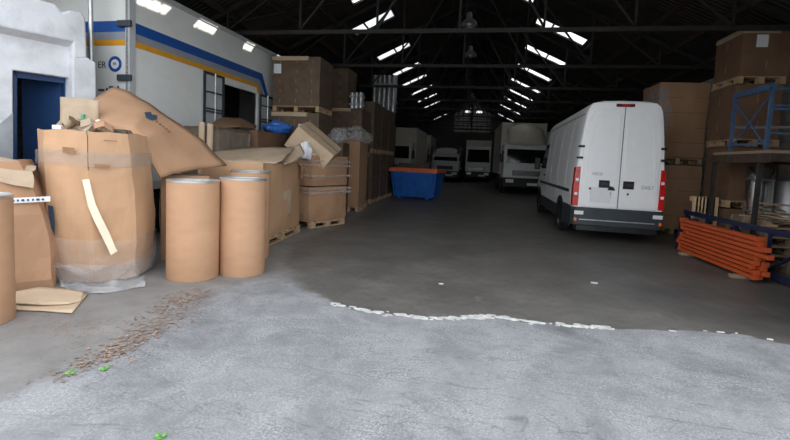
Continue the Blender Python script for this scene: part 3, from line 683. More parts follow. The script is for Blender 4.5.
# ------------------------------------------------------------------ lorries
def lorry(x, y, rz, label, w=2.5, hc=2.75, hb=3.9, blen=6.5, box_m='beige', cab_m='panel', deflector=True, plate=True, group=None, dark=False, z_cab=None):
    t = thing('lorry', label, 'lorry', (x, y, 0), rz, group)
    hw = w / 2
    zb = .95
    def ring(yy, z0, z1, k=1.0): return [(-hw * k, yy, z0), (hw * k, yy, z0), (hw * k, yy, z1 * .55 + z0 * .45), (hw * k * .94, yy, z1), (-hw * k * .94, yy, z1), (-hw * k, yy, z1 * .55 + z0 * .45)]
    cm = M[cab_m]
    b = MB(); b.loft([ring(.0, zb, 1.5, .93), ring(.06, zb - .1, 1.55, .97)] , cap=True)
    b.bm.clear()
    # cab: side silhouette swept across the width
    sil = [(.02, .85), (.0, 1.0), (.05, 1.62), (.38, hc - .15), (.55, hc), (1.75, hc), (1.75, .75), (1.15, .75), (1.05, 1.05), (.6, 1.05), (.5, .85)]
    b.prism([(-hw * .97, yy, z) for yy, z in sil], (w * .97, 0, 0)); cab = b.build('cab', cm, t, bevel=.05)
    def front(z): return .05 + (z - 1.62) / (hc - .15 - 1.62) * .33 if z > 1.62 else 0
    b = MB(); z0, z1 = 1.72, hc - .28
    b.prism([(-hw * .86, front(z0) - .012, z0), (hw * .86, front(z0) - .012, z0), (hw * .82, front(z1) - .012, z1), (-hw * .82, front(z1) - .012, z1)], (0, -.02, 0)); ws = b.build('windscreen', M['glass'], cab)
    b = MB()
    for xx in (-.5, .15): b.bar((xx, front(z0) - .05, z0 - .05), (xx + .55, front(z0 + .18) - .05, z0 + .2), .02)
    b.build('wiper', M['black'], cab)
    for s in (-1, 1):
        b = MB(); b.prism([(s * hw * .972, .25, 1.72), (s * hw * .972, .48, hc - .35), (s * hw * .972, 1.2, hc - .35), (s * hw * .972, 1.2, 1.72)], (s * .015, 0, 0)); b.build('side_window', M['glass'], cab)
        b = MB(); b.box((s * (hw + .1), .12, 1.95), (.16, .12, .5)); b.bar((s * hw * .95, .2, 2.25), (s * (hw + .08), .12, 2.15), .03); b.build('mirror', M['black'], cab, bevel=.03)
        b = MB(); b.box((s * hw * .68, -.05, .72), (.42, .06, .2)); 
        hl_ = b.build('headlight', M['lens'], t, bevel=.03)
        b = MB(); b.prism([(s * hw * .97, .0, 1.0), (s * hw * .8, -.012, 1.0), (s * hw * .72, -.012, 1.5), (s * hw * .93, .03, 1.55)], (0, -.03, 0)); b.build('corner_panel', M['panel_grey'] if dark else cm, cab)
    b = MB(); b.bb(-hw * .58, hw * .58, -.035, .0, 1.02, 1.3); gr_ = b.build('grille', M['dgrey'], cab, bevel=.02)
    b = MB()
    for k in range(4): b.bb(-hw * .55, hw * .55, -.045, -.03, 1.05 + k * .065, 1.07 + k * .065)
    b.build('grille_bar', M['steel'] if not dark else M['dgrey'], gr_)
    b = MB(); b.prism([(-hw, .3, .38), (-hw, .02, .4), (-hw * .8, -.06, .4), (hw * .8, -.06, .4), (hw, .02, .4), (hw, .3, .38)], (0, 0, .5)); b.build('bumper', M['dgrey'] if dark else M['black'], t, bevel=.04)
    if plate:
        b = MB(); b.box((.35, -.07, .58), (.55, .015, .14)); b.build('number_plate', M['plate'], t)
    if deflector:
        b = MB(); rows = []
        for k in range(7):
            a = k / 6; yy = .35 + 1.15 * a; zz = hc + (hb - hc - .1) * (1 - (1 - a) ** 2.2)
            rows.append([(hw * .9 * q * (1 - .12 * abs(q)), yy + .25 * q * q, hc - .02 + (zz - hc) * (1 - .25 * q * q)) for q in (-1, -.75, -.4, 0, .4, .75, 1)])
        b.grid(rows); b.build('roof_deflector', M['deflector'], cab, smooth=True, solid=.03)
    b = MB(); b.bb(-hw, hw, 1.9, 1.9 + blen, 1.05, hb); bx = b.build('box_body', M[box_m], t, bevel=.03)
    b = MB()
    for s in (-1, 1):
        b.bb(s * hw - .02, s * hw + .02, 1.88, 1.9 + blen, hb - .1, hb + .02); b.bb(s * hw - .02, s * hw + .02, 1.88, 1.9 + blen, 1.03, 1.15)
        b.bb(s * hw - .025, s * hw + .025, 1.87, 1.97, 1.05, hb)
    b.build('edge_rail', M['panel_grey'], bx)
    b = MB(); b.bb(-.5, .5, .5, 1.7 + blen, .6, .95); b.bb(-hw * .95, hw * .95, 2.6, blen * .7, .45, .95); b.build('chassis', M['black'], t)
    for yy in (.85, blen * .82):
        for s in (-1, 1): wheel(t, s * (hw - .16), yy, .46, .28, s)
    return t
lor = lorry(2.75, 24.3, R(1.5), 'white lorry with cream roof deflector and beige box, facing out beside the van', hb=4.05, w=2.5)
lorry(5.25, 29.5, 0, 'cream lorry half hidden between the white van and the beige box lorry', hb=4.0, w=2.4)
lorry(-5.15, 26.5, 0, 'pale lorry standing right behind the blue skip and the carton stacks', hb=3.75, deflector=False, cab_m='beige', plate=False, blen=6)
lorry(-5.25, 36.3, 0, 'pale lorry peeping out deeper, beside the lorry behind the skip', hb=3.9, hc=3.1, deflector=False, cab_m='beige', plate=False, blen=6)
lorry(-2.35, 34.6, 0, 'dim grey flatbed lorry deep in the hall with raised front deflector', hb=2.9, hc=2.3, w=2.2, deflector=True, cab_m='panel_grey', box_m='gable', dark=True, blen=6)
lorry(.25, 38.0, 0, 'white high cab lorry parked deepest, half hidden by the beige box lorry', hb=3.7, hc=3.1, deflector=False, w=2.2, blen=5)

# ------------------------------------------------------------------ blue skip
sk = thing('skip', 'blue steel skip with orange painted rim', 'skip', (-2.34, 18.0, 0), R(-10))
l0, l1, d0, d1, zt = .86, .98, .5, .68, 1.2
b = MB()
b.loft([[(-l0, -d0, .1), (l0, -d0, .1), (l0, d0, .1), (-l0, d0, .1)], [(-l1, -d1, zt), (l1, -d1, zt), (l1, d1, zt), (-l1, d1, zt)]], cap=False); b.poly([(-l0, -d0, .1), (l0, -d0, .1), (l0, d0, .1), (-l0, d0, .1)])
b.build('hull', M['skip'], sk, solid=.02)
b = MB()
for s in (-1, 1):
    b.bb(-l1 - .05, l1 + .05, s * d1 - .05, s * d1 + .05, zt - .1, zt + .06); b.bb(s * l1 - .05, s * l1 + .05, -d1, d1, zt - .1, zt + .06)
b.build('rim', M['orange_rim'], sk, bevel=.01)
for x in (-.6, .6):
    b = MB(); b.bb(x - .08, x + .08, -d0 - .02, d0 + .02, .0, .12); b.bar((x, -d0 - .03, .1), (x, -d0 - .1, .42), .1, .04); b.build('runner', M['skip'], sk)
for x in (-.8, .8):
    b = MB(); b.bar((x, -d0 - .03, .14), (x * 1.12, -d1 - .02, zt - .1), .06, .04); b.build('rib', M['skip'], sk)

# ------------------------------------------------------------------ pallets and wrapped loads
def pallet(x, y, z, rz, label, w=1.2, d=1.0, group=None, m='wood'):
    t = thing('pallet', label, 'pallet', (x, y, z), rz, group)
    n = 7
    for k in range(n):
        yy = -d / 2 + .05 + (d - .1) * k / (n - 1); b = MB(); b.bb(-w / 2, w / 2, yy - .048, yy + .048, .122, .144); b.build('deck_board', M[m], t)
    for xx in (-w / 2 + .05, 0, w / 2 - .05):
        b = MB(); b.bb(xx - .05, xx + .05, -d / 2, d / 2, .1, .122); b.build('stringer', M[m], t)
        for yy in (-d / 2 + .07, 0, d / 2 - .07):
            b = MB(); b.bb(xx - .05, xx + .05, yy - .07, yy + .07, .022, .1); b.build('block', M[m], t)
        b = MB(); b.bb(xx - .05, xx + .05, -d / 2, d / 2, 0, .022); b.build('bottom_board', M[m], t)
    return t
def load(name, label, cat, x, y, z, w, d, h, rz=0, m='card_brown', seed=1, cols=3, rows=5, strip=True, note=None, film=None, group=None, crumple=.012):
    t = thing(name, label, cat, (x, y, z), rz, group)
    b = MB(); b.shell(w, d, h, 10); b.bulge(w, d, h, .02); b.crumple(crumple, 2.2, seed, .05); b.build('carton_block', M[m], t, bevel=0)
    b = MB(); e = .004                           # seams between the cartons
    for k in range(1, rows):
        zz = h * k / rows; b.bb(-w / 2 - .018, w / 2 + .018, -d / 2 - .018, d / 2 + .018, zz - e, zz + e)
    o = b.build('row_seam', M['card_dark'] if m != 'card_dark' else M['card_brown'], t)
    r2 = random.Random(seed); b = MB()
    for k in range(1, cols + 1):
        for q in range(rows):
            xx = -w / 2 + w * (k - .5) / cols + r2.uniform(-.02, .02); zz = h * (q + .5) / rows
            b.box((xx, -d / 2 - .024, zz), (.012, .004, h / rows * .35)); 
            b.box((-w / 2 - .024, -d / 2 + d * (k - .5) / cols, zz), (.004, .012, h / rows * .35))
    b.build('tape_flash', M['ptape'], t)
    if strip:
        b = MB(); b.bb(-w / 2 - .02, w / 2 * .5, -d / 2 - .03, d / 2, h - .09, h + .012); b.build('edge_board', M['card_pale'], t)
    if note:
        b = MB(); b.box((note[0], -d / 2 - .036, note[1]), (.2, .004, .24)); b.build('label_sheet', M['label'], t)
    if film:
        b = MB(); b.shell(w + .05, d + .05, h * .97, 10, top=False, bottom=False); b.crumple(.018, 3, seed + 9); b.build('stretch_film', M[film], t)
    return t

# right-hand towers
pg = 'pallets under the tall cartons'
pallet(5.02, 12.5, 0, 0, 'pallet on the floor under the carton tower beside the van', 1.1, 1.1)
load('carton_stack', 'brown wrapped carton block on the floor beside the van', 'carton', 5.02, 12.5, .146, 1.1, 1.1, 1.6, m='card', seed=2, strip=False)
pallet(5.0, 12.5, 1.78, 0, 'pallet between the two carton blocks beside the van', 1.1, 1.1)
load('carton_stack', 'brown carton block with pale film at its corner, topping the tower beside the van', 'carton', 5.0, 12.5, 1.94, 1.12, 1.12, 1.85, m='card', seed=3, strip=False, crumple=.03)
cf = [o for o in scene.objects if o.name.startswith('carton_stack') and 'pale film' in o.get('label', '')][0]
b = MB(); b.grid([[(-.59 + .02 * math.sin(z * 9), .1, z), (-.6, -.25, z), (-.6, -.6, z), (-.42, -.61, z), (-.3 + .05 * math.sin(z * 7), -.6, z)] for z in [.5 + .14 * k for k in range(10)]]); b.crumple(.02, 6, 3); b.build('corner_film', M['film_clear'], cf)['label'] = 'pale film at the corner'
tz = [(0, .75), (.9, 1.1), (2.15, 1.08), (3.38, .93)]
labs = [('lowest dark carton of the tower by the white blockwork wall', 'lowest pallet under the dark carton tower by the wall'), ('second dark carton up in the tower by the blockwork wall', 'second pallet up in the dark carton tower by the wall'), ('third dark carton up in the wall tower, just behind the blue rail', 'third pallet up in the dark carton tower, above the platform'), ('topmost dark carton of the wall tower with white label near the roof', 'topmost pallet of the dark carton tower near the roof')]
for k, ((z, h_), (la, pb)) in enumerate(zip(tz, labs)):
    pallet(5.45, 10.25, z, 0, pb, .84, .95)
    load('carton_stack', la, 'carton', 5.45 + (-.02, .03, -.03, .02)[k], 10.25, z + .146, .84, .95, h_ - .02, m='card_dark', seed=20 + k, strip=k == 3, rows=2, cols=1, note=(-.1, h_ * .72) if k == 3 else None)

# platform with blue rail
pf = thing('platform', 'brown steel platform on dark posts in front of the carton tower', 'platform', (5.35, 8.6, 0))
b = MB(); b.bb(-.8, .95, -.85, .8, 1.93, 1.98); b.build('deck', M['wood_old'], pf)
b = MB()
for yy in (-.85, .8): b.bb(-.8, .95, yy - .04, yy + .04, 1.8, 1.93)
for xx in (-.8, .95): b.bb(xx - .04, xx + .04, -.85, .8, 1.78, 1.93)
b.build('beam', M['rust'], pf)
for xx, yy in ((-.78, .76), (-.78, -.6), (.9, .76), (.9, -.6)):
    b = MB(); b.bb(xx - .03, xx + .03, yy - .03, yy + .03, 0, 1.8); b.build('post', M['iron'], pf)
ra = thing('rail_frame', 'light blue steel guard rail frame with cross braces on the platform', 'rail', (4.6, 8.4, 1.98))
y0, y1 = -.45, .55
b = MB(); b.bar((0, y0 - .04, 1.02), (0, y1 + .05, 1.02), .05, .1); b.build('top_rail', M['rack'], ra)
for yy in (y0, y1):
    b = MB(); b.bb(-.025, .025, yy - .025, yy + .025, 0, 1.0); b.build('post', M['rack'], ra)
b = MB(); b.bar((0, y0, .05), (0, y1, .92), .022); b.bar((0, y0, .92), (0, y1, .05), .022); b.bar((0, y0, .12), (0, y1, .12), .035); b.build('brace', M['rack'], ra)
for zz, m_ in ((.98, 'rack'), (.72, 'rack'), (.66, 'rack'), (.28, 'rack')):
    b = MB(); b.bar((0, y0, zz), (1.5, y0 - .1, zz), .035); b.build('side_rail', M[m_], ra)
b = MB(); b.bar((.02, y1, .45), (1.5, y1, .5), .04); b.build('grey_rail', M['steel'], ra)['label'] = 'grey steel rail'

# orange racking beams, stacked in two piles of nine
go = 'orange racking beams in the stack'
def obeam(x, y, z, rz, L_, label, group=None):
    t = thing('racking_beam', label, 'beam', (x, y, z), rz, group)
    b = MB(); b.bb(-.025, .025, -L_ / 2, L_ / 2, 0, .03); b.bb(-.02, .025, -L_ / 2, L_ / 2, .03, .05); b.build('box_section', M['orange'], t)
    for s in (-1, 1):
        b = MB(); b.bb(-.04, .04, s * L_ / 2 - .012, s * L_ / 2 + .012, -.004, .064); b.build('end_plate', M['orange'], t)
    return t
ord_ = ['bottom', 'second', 'third', 'fourth', 'fifth', 'sixth', 'seventh', 'eighth', 'topmost']
r2 = random.Random(11)
for c in range(2):
    for k in range(9):
        dy = r2.uniform(-.08, .08); L_ = 2.2
        if c == 0 and k == 5: dy = -.28
        lab = 'orange steel racking beam, %s of the front pile facing the open floor' % ord_[k] if c == 0 else 'orange steel racking beam in the piles behind the front pile'
        obeam(4.06 + .085 * c + (.02 if k % 3 == 1 else 0), 8.1 + dy, .06 + k * .07, R(1.5), L_, lab, go if c == 0 else 'orange racking beams behind the front pile')
for yy, lab in ((7.3, 'timber bearer under the near end of the orange beams'), (8.95, 'timber bearer under the far end of the orange beams')):
    b = MB(); b.bb(-.2, .2, -.05, .05, 0, .055); o = b.build('bearer', M['wood_old']); o.location = (4.13, yy, 0); tag(o, lab, 'timber')
# dark blue upright frame lying behind them
uf = thing('rack_upright', 'dark blue racking upright frame lying on edge behind the orange beams', 'racking', (4.44, 8.3, 0), R(0))
for zz in (.1, .74):
    b = MB(); b.bb(-.03, .04, -1.95, 1.75, zz - .04, zz + .04); b.build('upright', M['navy'], uf, bevel=.008)
for k, yy in enumerate((-1.85, -.95, -.05, .85, 1.65)):
    b = MB(); b.bb(-.02, .02, yy - .02, yy + .02, .12, .72); b.build('strut', M['navy'], uf)
    if k < 4:
        y2 = (-1.85, -.95, -.05, .85, 1.65)[k + 1]; b = MB(); b.bar((0, yy, .14), (0, y2, .7), .035) if k % 2 else b.bar((0, yy, .7), (0, y2, .14), .035); b.build('diagonal', M['navy'], uf)
uf2 = thing('rack_upright', 'dark blue racking upright lying flat on the floor near the orange beam ends', 'racking', (4.75, 5.9, .0), R(-20))
for zz in (-.3, .3):
    b = MB(); b.bb(zz - .04, zz + .04, -.1, 1.0, 0, .09) if zz > 0 else b.bb(zz - .04, zz + .04, -.1, .3, 0, .09); b.build('upright', M['navy'], uf2)
b = MB(); b.bar((-.3, .2, .045), (.3, .9, .045), .03); b.bar((-.3, 0, .045), (.3, 0, .045), .03); b.build('diagonal', M['navy'], uf2)
# dark bench / low trestle by the van's corner
tr = thing('trestle', 'small dark steel trestle on the floor between the van and the orange beams', 'trestle', (4.3, 9.5, 0), R(0))
for xx in (-.14, .1):
    for s in (-1, 1):
        b = MB(); b.bar((xx, s * .16, 0), (xx, s * .05, .62), .035); b.build('leg', M['navy'], tr)
b = MB(); b.bar((-.2, 0, .63), (.14, 0, .63), .07, .05); b.build('top_bar', M['navy'], tr)
# leaning pale pallet
lp_ = pallet(4.95, 10.0, .44, 0, 'pale slatted pallet leaning upright behind the dark blue frame', 1.06, .48, m='wood_pale')
lp_.rotation_euler = Matrix(((0, -1, 0), (0, 0, -1), (1, 0, 0))).to_euler(); lp_.location = (4.72, 10.0, .56)
# steel cylinder and scrap timber below the platform
cy = thing('steel_cylinder', 'tall shiny steel cylinder standing under the platform', 'cylinder', (5.34, 9.3, 0))
b = MB(); b.lathe([(.0, 1.74), (.2, 1.73), (.215, 1.7), (.215, .02), (.2, 0), (0, 0)], 40); b.build('drum_wall', M['chrome'], cy, smooth=True)
for zz in (.3, .9, 1.5):
    b = MB(); b.lathe([(.217, zz - .02), (.225, zz), (.217, zz + .02)], 40); b.build('hoop', M['steel'], cy, smooth=True)
b = MB(); b.lathe([(.0, 1.5), (.24, 1.49), (.255, 1.46), (.255, .02), (0, 0)], 32); o = b.build('steel_drum', M['hub'], smooth=True); o.location = (4.98, 9.0 + .62, 0); o.location = (5.9, 9.35, 0); tag(o, 'dull grey steel drum under the platform beside the shiny cylinder', 'drum')
r2 = random.Random(21)
sl = ['weathered plank in the scrap timber heap under the platform']
z = 0
for k in range(5):
    pallet(5.12, 8.3, k * .148, R(r2.uniform(-3, 3)), 'worn pallet in the pile under the platform, %s' % ('bottom one', 'second one up', 'third one up', 'fourth one up', 'fifth one up')[k], 0.85, .8, 'worn pallets under the platform', 'wood_old')
for k in range(8):
    b = MB(); l_ = r2.uniform(.6, .9); b.box((0, 0, 0), (r2.uniform(.08, .13), l_, .028)); o = b.build('plank', M['wood_old'] if k % 3 else M['wood'])
    o.location = (5.12 + r2.uniform(-.2, .2), 8.3 + r2.uniform(-.12, .12), .76 + .046 * k); o.rotation_euler = (0, 0, R(r2.uniform(-80, 80))); tag(o, sl[0], 'plank', 'scrap planks under the platform')
for k in range(2):
    o = pallet(0, 0, 0, 0, ('old pallet leaning against the scrap timber, nearest the shiny cylinder', 'old pallet leaning against the scrap timber, nearer the yard', 'old pallet leaning against the scrap timber, closest to the yard')[k], .8, .42, m='wood_old')
    o.rotation_euler = Matrix(((.30, 0, -.954), (0, 1, 0), (.954, 0, .30))).to_euler(); o.location = (4.76, 8.74 - .46 * k, .42)

# ------------------------------------------------------------------ box trailer on the left
TY, TX, TR = 6.25, -5.6, R(-1.8)
tr_ = thing('box_trailer', 'white box trailer with blue, grey and yellow stripes behind the cartons', 'trailer', (TX, TY, 0), TR)
TM = Matrix.Translation((TX, TY, 0)) @ Matrix.Rotation(TR, 4, 'Z'); TI = TM.inverted()
def side(x, y):                                # photo ray -> point of the trailer's long side (local)
    o = TI @ Vector((0, 0, H)); d = TI.to_3x3() @ (W @ ray_c(x, y)); return o + d * (-o.x / d.x)
def rear(x, y):
    o = TI @ Vector((0, 0, H)); d = TI.to_3x3() @ (W @ ray_c(x, y)); return o + d * ((-.058 - o.y) / d.y)
ht = side(225, 29).z; TL = 7.0
h0, h1 = side(222, 84), side(258, 93); hy0, hy1, hz = h0.y, h1.y, (h0.z + h1.z) / 2; hb0 = 1.35
b = MB(); e = .06
b.bb(-e, 0, 0, hy0, .9, ht); b.bb(-e, 0, hy1, TL, .9, ht); b.bb(-e, 0, hy0, hy1, hz, ht); b.bb(-e, 0, hy0, hy1, .9, hb0)
b.bb(-2.5, -2.5 + e, 0, TL, .9, ht); b.bb(-2.5, 0, 0, TL, ht - .04, ht); b.bb(-2.5, 0, 0, TL, .9, .96); b.bb(-2.5, 0, TL - e, TL, .9, ht)
b.build('box_shell', M['panel'], tr_)
b = MB(); b.bb(-2.46, -.06, -.05, 0, .95, ht - .08); rd = b.build('rear_door', M['panel'], tr_)
b = MB(); b.bb(-.06, .025, -.07, .05, .85, ht + .02); b.bb(-.05, .02, 0, TL, ht - .06, ht + .03); b.bb(-2.5, 0, -.06, 0, ht - .08, ht + .02); b.bb(-.04, .02, 0, TL, .85, 1.0); b.build('edge_rail', M['panel_grey'], tr_)
zs = [side(133, 22).z, side(133, 33).z, side(133, 40.5).z, side(133, 46.5).z]
y_b = side(262, 72).y
for nm, za, zb_, m_, k in (('blue_stripe', zs[0], zs[1], 'blue_stripe', 0), ('grey_stripe', zs[1], zs[2], 'grey_stripe', 1), ('yellow_stripe', zs[2], zs[3], 'yellow_stripe', 2)):
    c0 = side(262, 71); dy = .42; bend = lambda z: c0.y - (c0.z - z) * .55 * 0
    w_ = .3 if k == 0 else .17 if k == 1 else .14
    yb = y_b - (zs[0] - za) * .65; yb2 = y_b - (zs[0] - zb_) * .65
    b = MB(); b.prism([(.006, .03, za), (.006, yb, za), (.006, yb + .62, za - .95), (.006, yb2 + .62 - .05 * k, za - .95), (.006, yb2, zb_), (.006, .03, zb_)], (-.004, 0, 0)); b.build(nm, M[m_], tr_)
    b = MB(); b.prism([(-.07, -.055, za), (-2.45, -.055, za - .0), (-2.45, -.055, zb_), (-.07, -.055, zb_)], (0, .004, 0)); b.build(nm, M[m_], rd)
# emblem and lettering on the rear door
def decal(pts, m_, nm, parent=rd):
    b = MB(); b.prism([(p.x, -.058, p.z) for p in pts], (0, .003, 0)); return b.build(nm, M[m_], parent)
cE = rear(115, 64); rr = abs(rear(121.5, 64).x - cE.x)
b = MB(); b.lathe([(rr * .62, 0), (rr * .62, .004), (rr, .004), (rr, 0)], 40); b.xf(Matrix.Translation((cE.x, -.056, cE.z)) @ Matrix.Rotation(R(90), 4, 'X')); b.build('round_emblem', M['blue_stripe'], rd)
b = MB(); b.lathe([(.001, 0), (.001, .006), (rr * .6, .006), (rr * .6, 0)], 32); b.xf(Matrix.Translation((cE.x, -.056, cE.z)) @ Matrix.Rotation(R(90), 4, 'X')); b.build('emblem_centre', M['label'], rd)
text('emblem_text', 'ER', rr * .5, M['ink'], rd, (cE.x, -.066, cE.z), (R(90), 0, 0))
pE = rear(102, 65); text('door_letters', 'ER', .15, M['ink'], rd, (pE.x, -.06, pE.z), (R(90), 0, 0))
for qa, qb, qc, qd in ((98, 91, 104, 89), (106, 88, 108, 92), (109, 86, 113, 92), (114, 89, 116, 92), (117, 86, 119, 92)):
    u_, v_ = rear(qa, qb), rear(qc, qd); decal([u_, Vector((v_.x, 0, u_.z)), v_, Vector((u_.x, 0, v_.z))], 'ink', 'door_marking')
for yy in (24, 78):
    b = MB(); q = rear(126, yy); b.box((q.x, -.09, q.z), (.26, .05, .1)); b.build('hinge', M['dgrey'], tr_, bevel=.01)
b = MB(); q = rear(127.5, 40); b.bb(q.x - .015, q.x + .015, -.07, -.05, .95, ht - .1); b.build('door_gap', M['black'], rd)
# open side doors
for px0, px1, nm in ((201, 221, 'a'), (258, 271, 'b')):
    q0, q1 = side(px0, 75), side(px1, 82 if nm == 'a' else 94)
    zt_ = hz + .12 if nm == 'a' else hz
    b = MB(); b.bb(.02, .06, q0.y, q1.y, hb0, zt_); d = b.build('side_door', M['panel_grey'], tr_, bevel=.01)
    b = MB(); 
    for yy in (q0.y + .02, q1.y - .02): b.bb(.055, .085, yy - .03, yy + .03, hb0, zt_)
    b.bb(.055, .085, q0.y, q1.y, zt_ - .05, zt_); b.build('door_frame', M['dgrey'], d)
    b = MB(); ym = (q0.y + q1.y) / 2
    b.cyl((.1, ym, hb0), (.1, ym, zt_), .018, seg=10); b.build('lock_rod', M['steel'], d)
    b = MB()
    for zz in (hz - .28, hz - .62, hz - .68): b.bb(.09, .11, q0.y + .05, q1.y - .02, zz - .015, zz + .015)
    b.build('cross_bar', M['dgrey'], d)
b = MB(); b.bb(-2.3, -.2, .3, TL, .65, .9); b.build('chassis', M['black'], tr_)
for yy in (1.1, 2.3):
    for xx in (-.3, -2.2): wheel(tr_, xx, yy, .46, .3, 1)
b = MB()
for xx in (-.5, -2.0): b.bb(xx - .06, xx + .06, 6.2, 6.35, 0, .7)
b.build('landing_leg', M['black'], tr_)

# ------------------------------------------------------------------ cardboard helpers
def carton(name, label, x, y, z, w, d, h, rz, m='card', seed=1, amp=.02, bul=.025, open_=False, group=None, cat='box', rot=None, taper=1.0, tape=True, flaps=()):
    t = thing(name, label, cat, (x, y, z), rz, group)
    if rot: t.rotation_euler = rot
    b = MB(); b.shell(w, d, h, 9, top=not open_, taper=taper); b.bulge(w, d, h, bul); b.crumple(amp, 2.4, seed, .03, amp * .3)
    b.build('panel_body', M[m], t, solid=.008 if open_ else 0, offset=-1)
    if tape and not open_:
        b = MB(); b.box((0, 0, h + .006), (w * .98, .07, .004)); b.build('tape', M['ptape'], t)
    for s, ang in flaps:                       # s: side f/b/l/r, ang: opening angle from horizontal outwards
        L_ = (w if s in 'fb' else d); D_ = d * .45 if s in 'fb' else w * .45; D_ = min(D_, .5)
        ca, sa = math.cos(R(ang)), math.sin(R(ang)); rows = []
        for k in range(5):
            a = k / 4; row = []
            for q in range(7):
                u = -L_ / 2 + L_ * q / 6; o = D_ * a; up_ = h + sa * o + .02 * math.sin(a * 3 + q); out = ca * o
                if s == 'f': row.append((u, -d / 2 - out, up_))
                if s == 'b': row.append((u, d / 2 + out, up_))
                if s == 'l': row.append((-w / 2 - out, u, up_))
                if s == 'r': row.append((w / 2 + out, u, up_))
            rows.append(row)
        b = MB(); b.grid(rows); b.crumple(amp, 3, seed + 4); b.build('flap', M[m], t, solid=.008)
    return t
def sheet(name, label, cols, m='card', nu=6, nv=6, amp=.012, seed=1, cat='cardboard', thick=.012, group=None, sag=0):
    """cols: list of (upper point, lower point) along the sheet; interpolated to a fine grid"""
    P = []; n = len(cols) - 1
    c0 = sum((a + c for a, c in cols), Vector()) / (2 * len(cols)); c0.z = min(min(a.z, c.z) for a, c in cols)
    for i in range(n * nu + 1):
        t = i / nu; k = min(n - 1, int(t)); f = t - k
        A = cols[k][0].lerp(cols[k + 1][0], f); B_ = cols[k][1].lerp(cols[k + 1][1], f)
        row = []
        for j in range(nv + 1):
            v = j / nv; p = A.lerp(B_, v); p.z += sag * math.sin(PI * v)
            p += noise.noise_vector(p * 3 + Vector((seed * 5.1, 0, 0))) * amp; row.append(p - c0)
        P.append(row)
    b = MB(); b.grid(P); o = b.build(name, M[m], None, smooth=True, solid=thick); o.location = c0
    tag(o, label, cat, group); return o, P, c0
def drum(x, y, r, h, label, seed=0):
    t = thing('fibre_drum', label, 'drum', (x, y, 0), seed, 'open fibre drums')
    b = MB(); b.lathe([(0, 0), (r * .98, 0), (r, .01), (r, h * .33), (r * 1.003, h * .34), (r, h * .35), (r, h)], 56); b.build('drum_wall', M['drum'], t, smooth=True)
    b = MB(); b.lathe([(r - .002, h - .001), (r - .012, h), (r - .014, .03), (0, .03)], 56); b.build('lining', M['drum_in'], t, smooth=True)
    b = MB(); b.lathe([(r + .003, h - .022), (r + .005, h), (r - .004, h + .006), (r - .016, h), (r - .016, h - .02)], 56); b.build('rim', M['rim'], t, smooth=True)
    return t
def cylhit(x, y, C, r):
    o = Vector((0, 0, H)); d = W @ ray_c(x, y); a = d.x ** 2 + d.y ** 2; ox, oy = o.x - C[0], o.y - C[1]
    bb = 2 * (ox * d.x + oy * d.y); c = ox * ox + oy * oy - r * r; t = (-bb - math.sqrt(max(0, bb * bb - 4 * a * c))) / (2 * a)
    return o + d * t

# drums
p = gr(193, 276); drum(p.x, p.y, .3, 1.2, 'open brown fibre drum standing in front, nearer the big octagonal bin')
p2 = gr(242, 272); drum(p2.x, p2.y, .285, 1.24, 'open brown fibre drum standing in front, beside the open carton on a pallet', 1)
drum(-3.28, 5.92, .29, 1.3, 'open fibre drum almost hidden behind the pair of drums', 2)
p = gr(-27, 322); drum(p.x, p.y, .28, 1.1, 'brown fibre drum cut off by the edge of the picture beside the slumped box', 3)

# big octagonal bulk bin
OC = (-4.47, 4.48); ORr = .545
ob = thing('octagonal_bin', 'huge bulging octagonal cardboard bin full of scrap, film round its foot', 'bin', (OC[0], OC[1], .02), 0)
phi0 = math.atan2(-OC[1], -OC[0]); slit = phi0 - R(7)
def orad(phi, z):
    k = 1 + .075 * math.sin(PI * min(1, max(0, z / 1.7) ** .8)) - .13 * max(0, 1 - z / .8) ** 1.5
    a = (phi - phi0 + R(10)) % (PI / 4) - PI / 8; oc = math.cos(PI / 8) / math.cos(a)
    return ORr * k * (.15 + .85 * oc) * 1.01
hO = 1.7
def lean(q):                                  # the bin leans: its foot stands a little aside of its rim
    q.x += .1 * (.5 - q.z / 1.7); q.y += .02 * (.5 - q.z / 1.7); return q
phis = sorted([slit - .011, slit + .011] + [slit + .02 + (2 * PI - .04) * i / 60 for i in range(1, 60)])
zsn = [hO * k / 20 for k in range(21)]
b = MB(); rings = []
for z in zsn:
    ring = []
    for ph in phis:
        r = orad(ph, z); q = Vector((r * math.cos(ph), r * math.sin(ph), z)); nz = noise.noise_vector(q * 2.6 + Vector((3, 8, 1))) * .022 + noise.noise_vector(q * 9) * .006
        q += nz * (.4 if z < .02 else 1); 
        lean(q)
        if z > hO - .01: q.z += noise.noise(Vector((ph * 3, 0, 0))) * .015
        ring.append(q)
    rings.append(ring)
vs = [[b.bm.verts.new(p) for p in r] for r in rings]; n = len(phis); i_s = phis.index(slit - .011)
for a in range(20):
    for i in range(n):
        if i == i_s and (zsn[a] > 1.2 or (.98 < zsn[a] < 1.2 and False)): continue
        b.bm.faces.new([vs[a][i], vs[a][(i + 1) % n], vs[a + 1][(i + 1) % n], vs[a + 1][i]])
b.build('bin_wall', M['card_warm'], ob, smooth=False, solid=.018, offset=-1)
def oring(z0, z1, off, nz=4, amp=.008, seed=1, ph0=0, ph1=2 * PI):
    b = MB(); rows = []
    for k in range(nz + 1):
        z = z0 + (z1 - z0) * k / nz; row = []
        for i in range(73):
            ph = ph0 + (ph1 - ph0) * i / 72; r = orad(ph, z) + off + .012; q = Vector((r * math.cos(ph), r * math.sin(ph), z + .012 * math.sin(ph * 3)))
            q += noise.noise_vector(q * 6 + Vector((seed, 0, 0))) * amp; row.append(lean(q))
        rows.append(row)
    b.grid(rows); return b
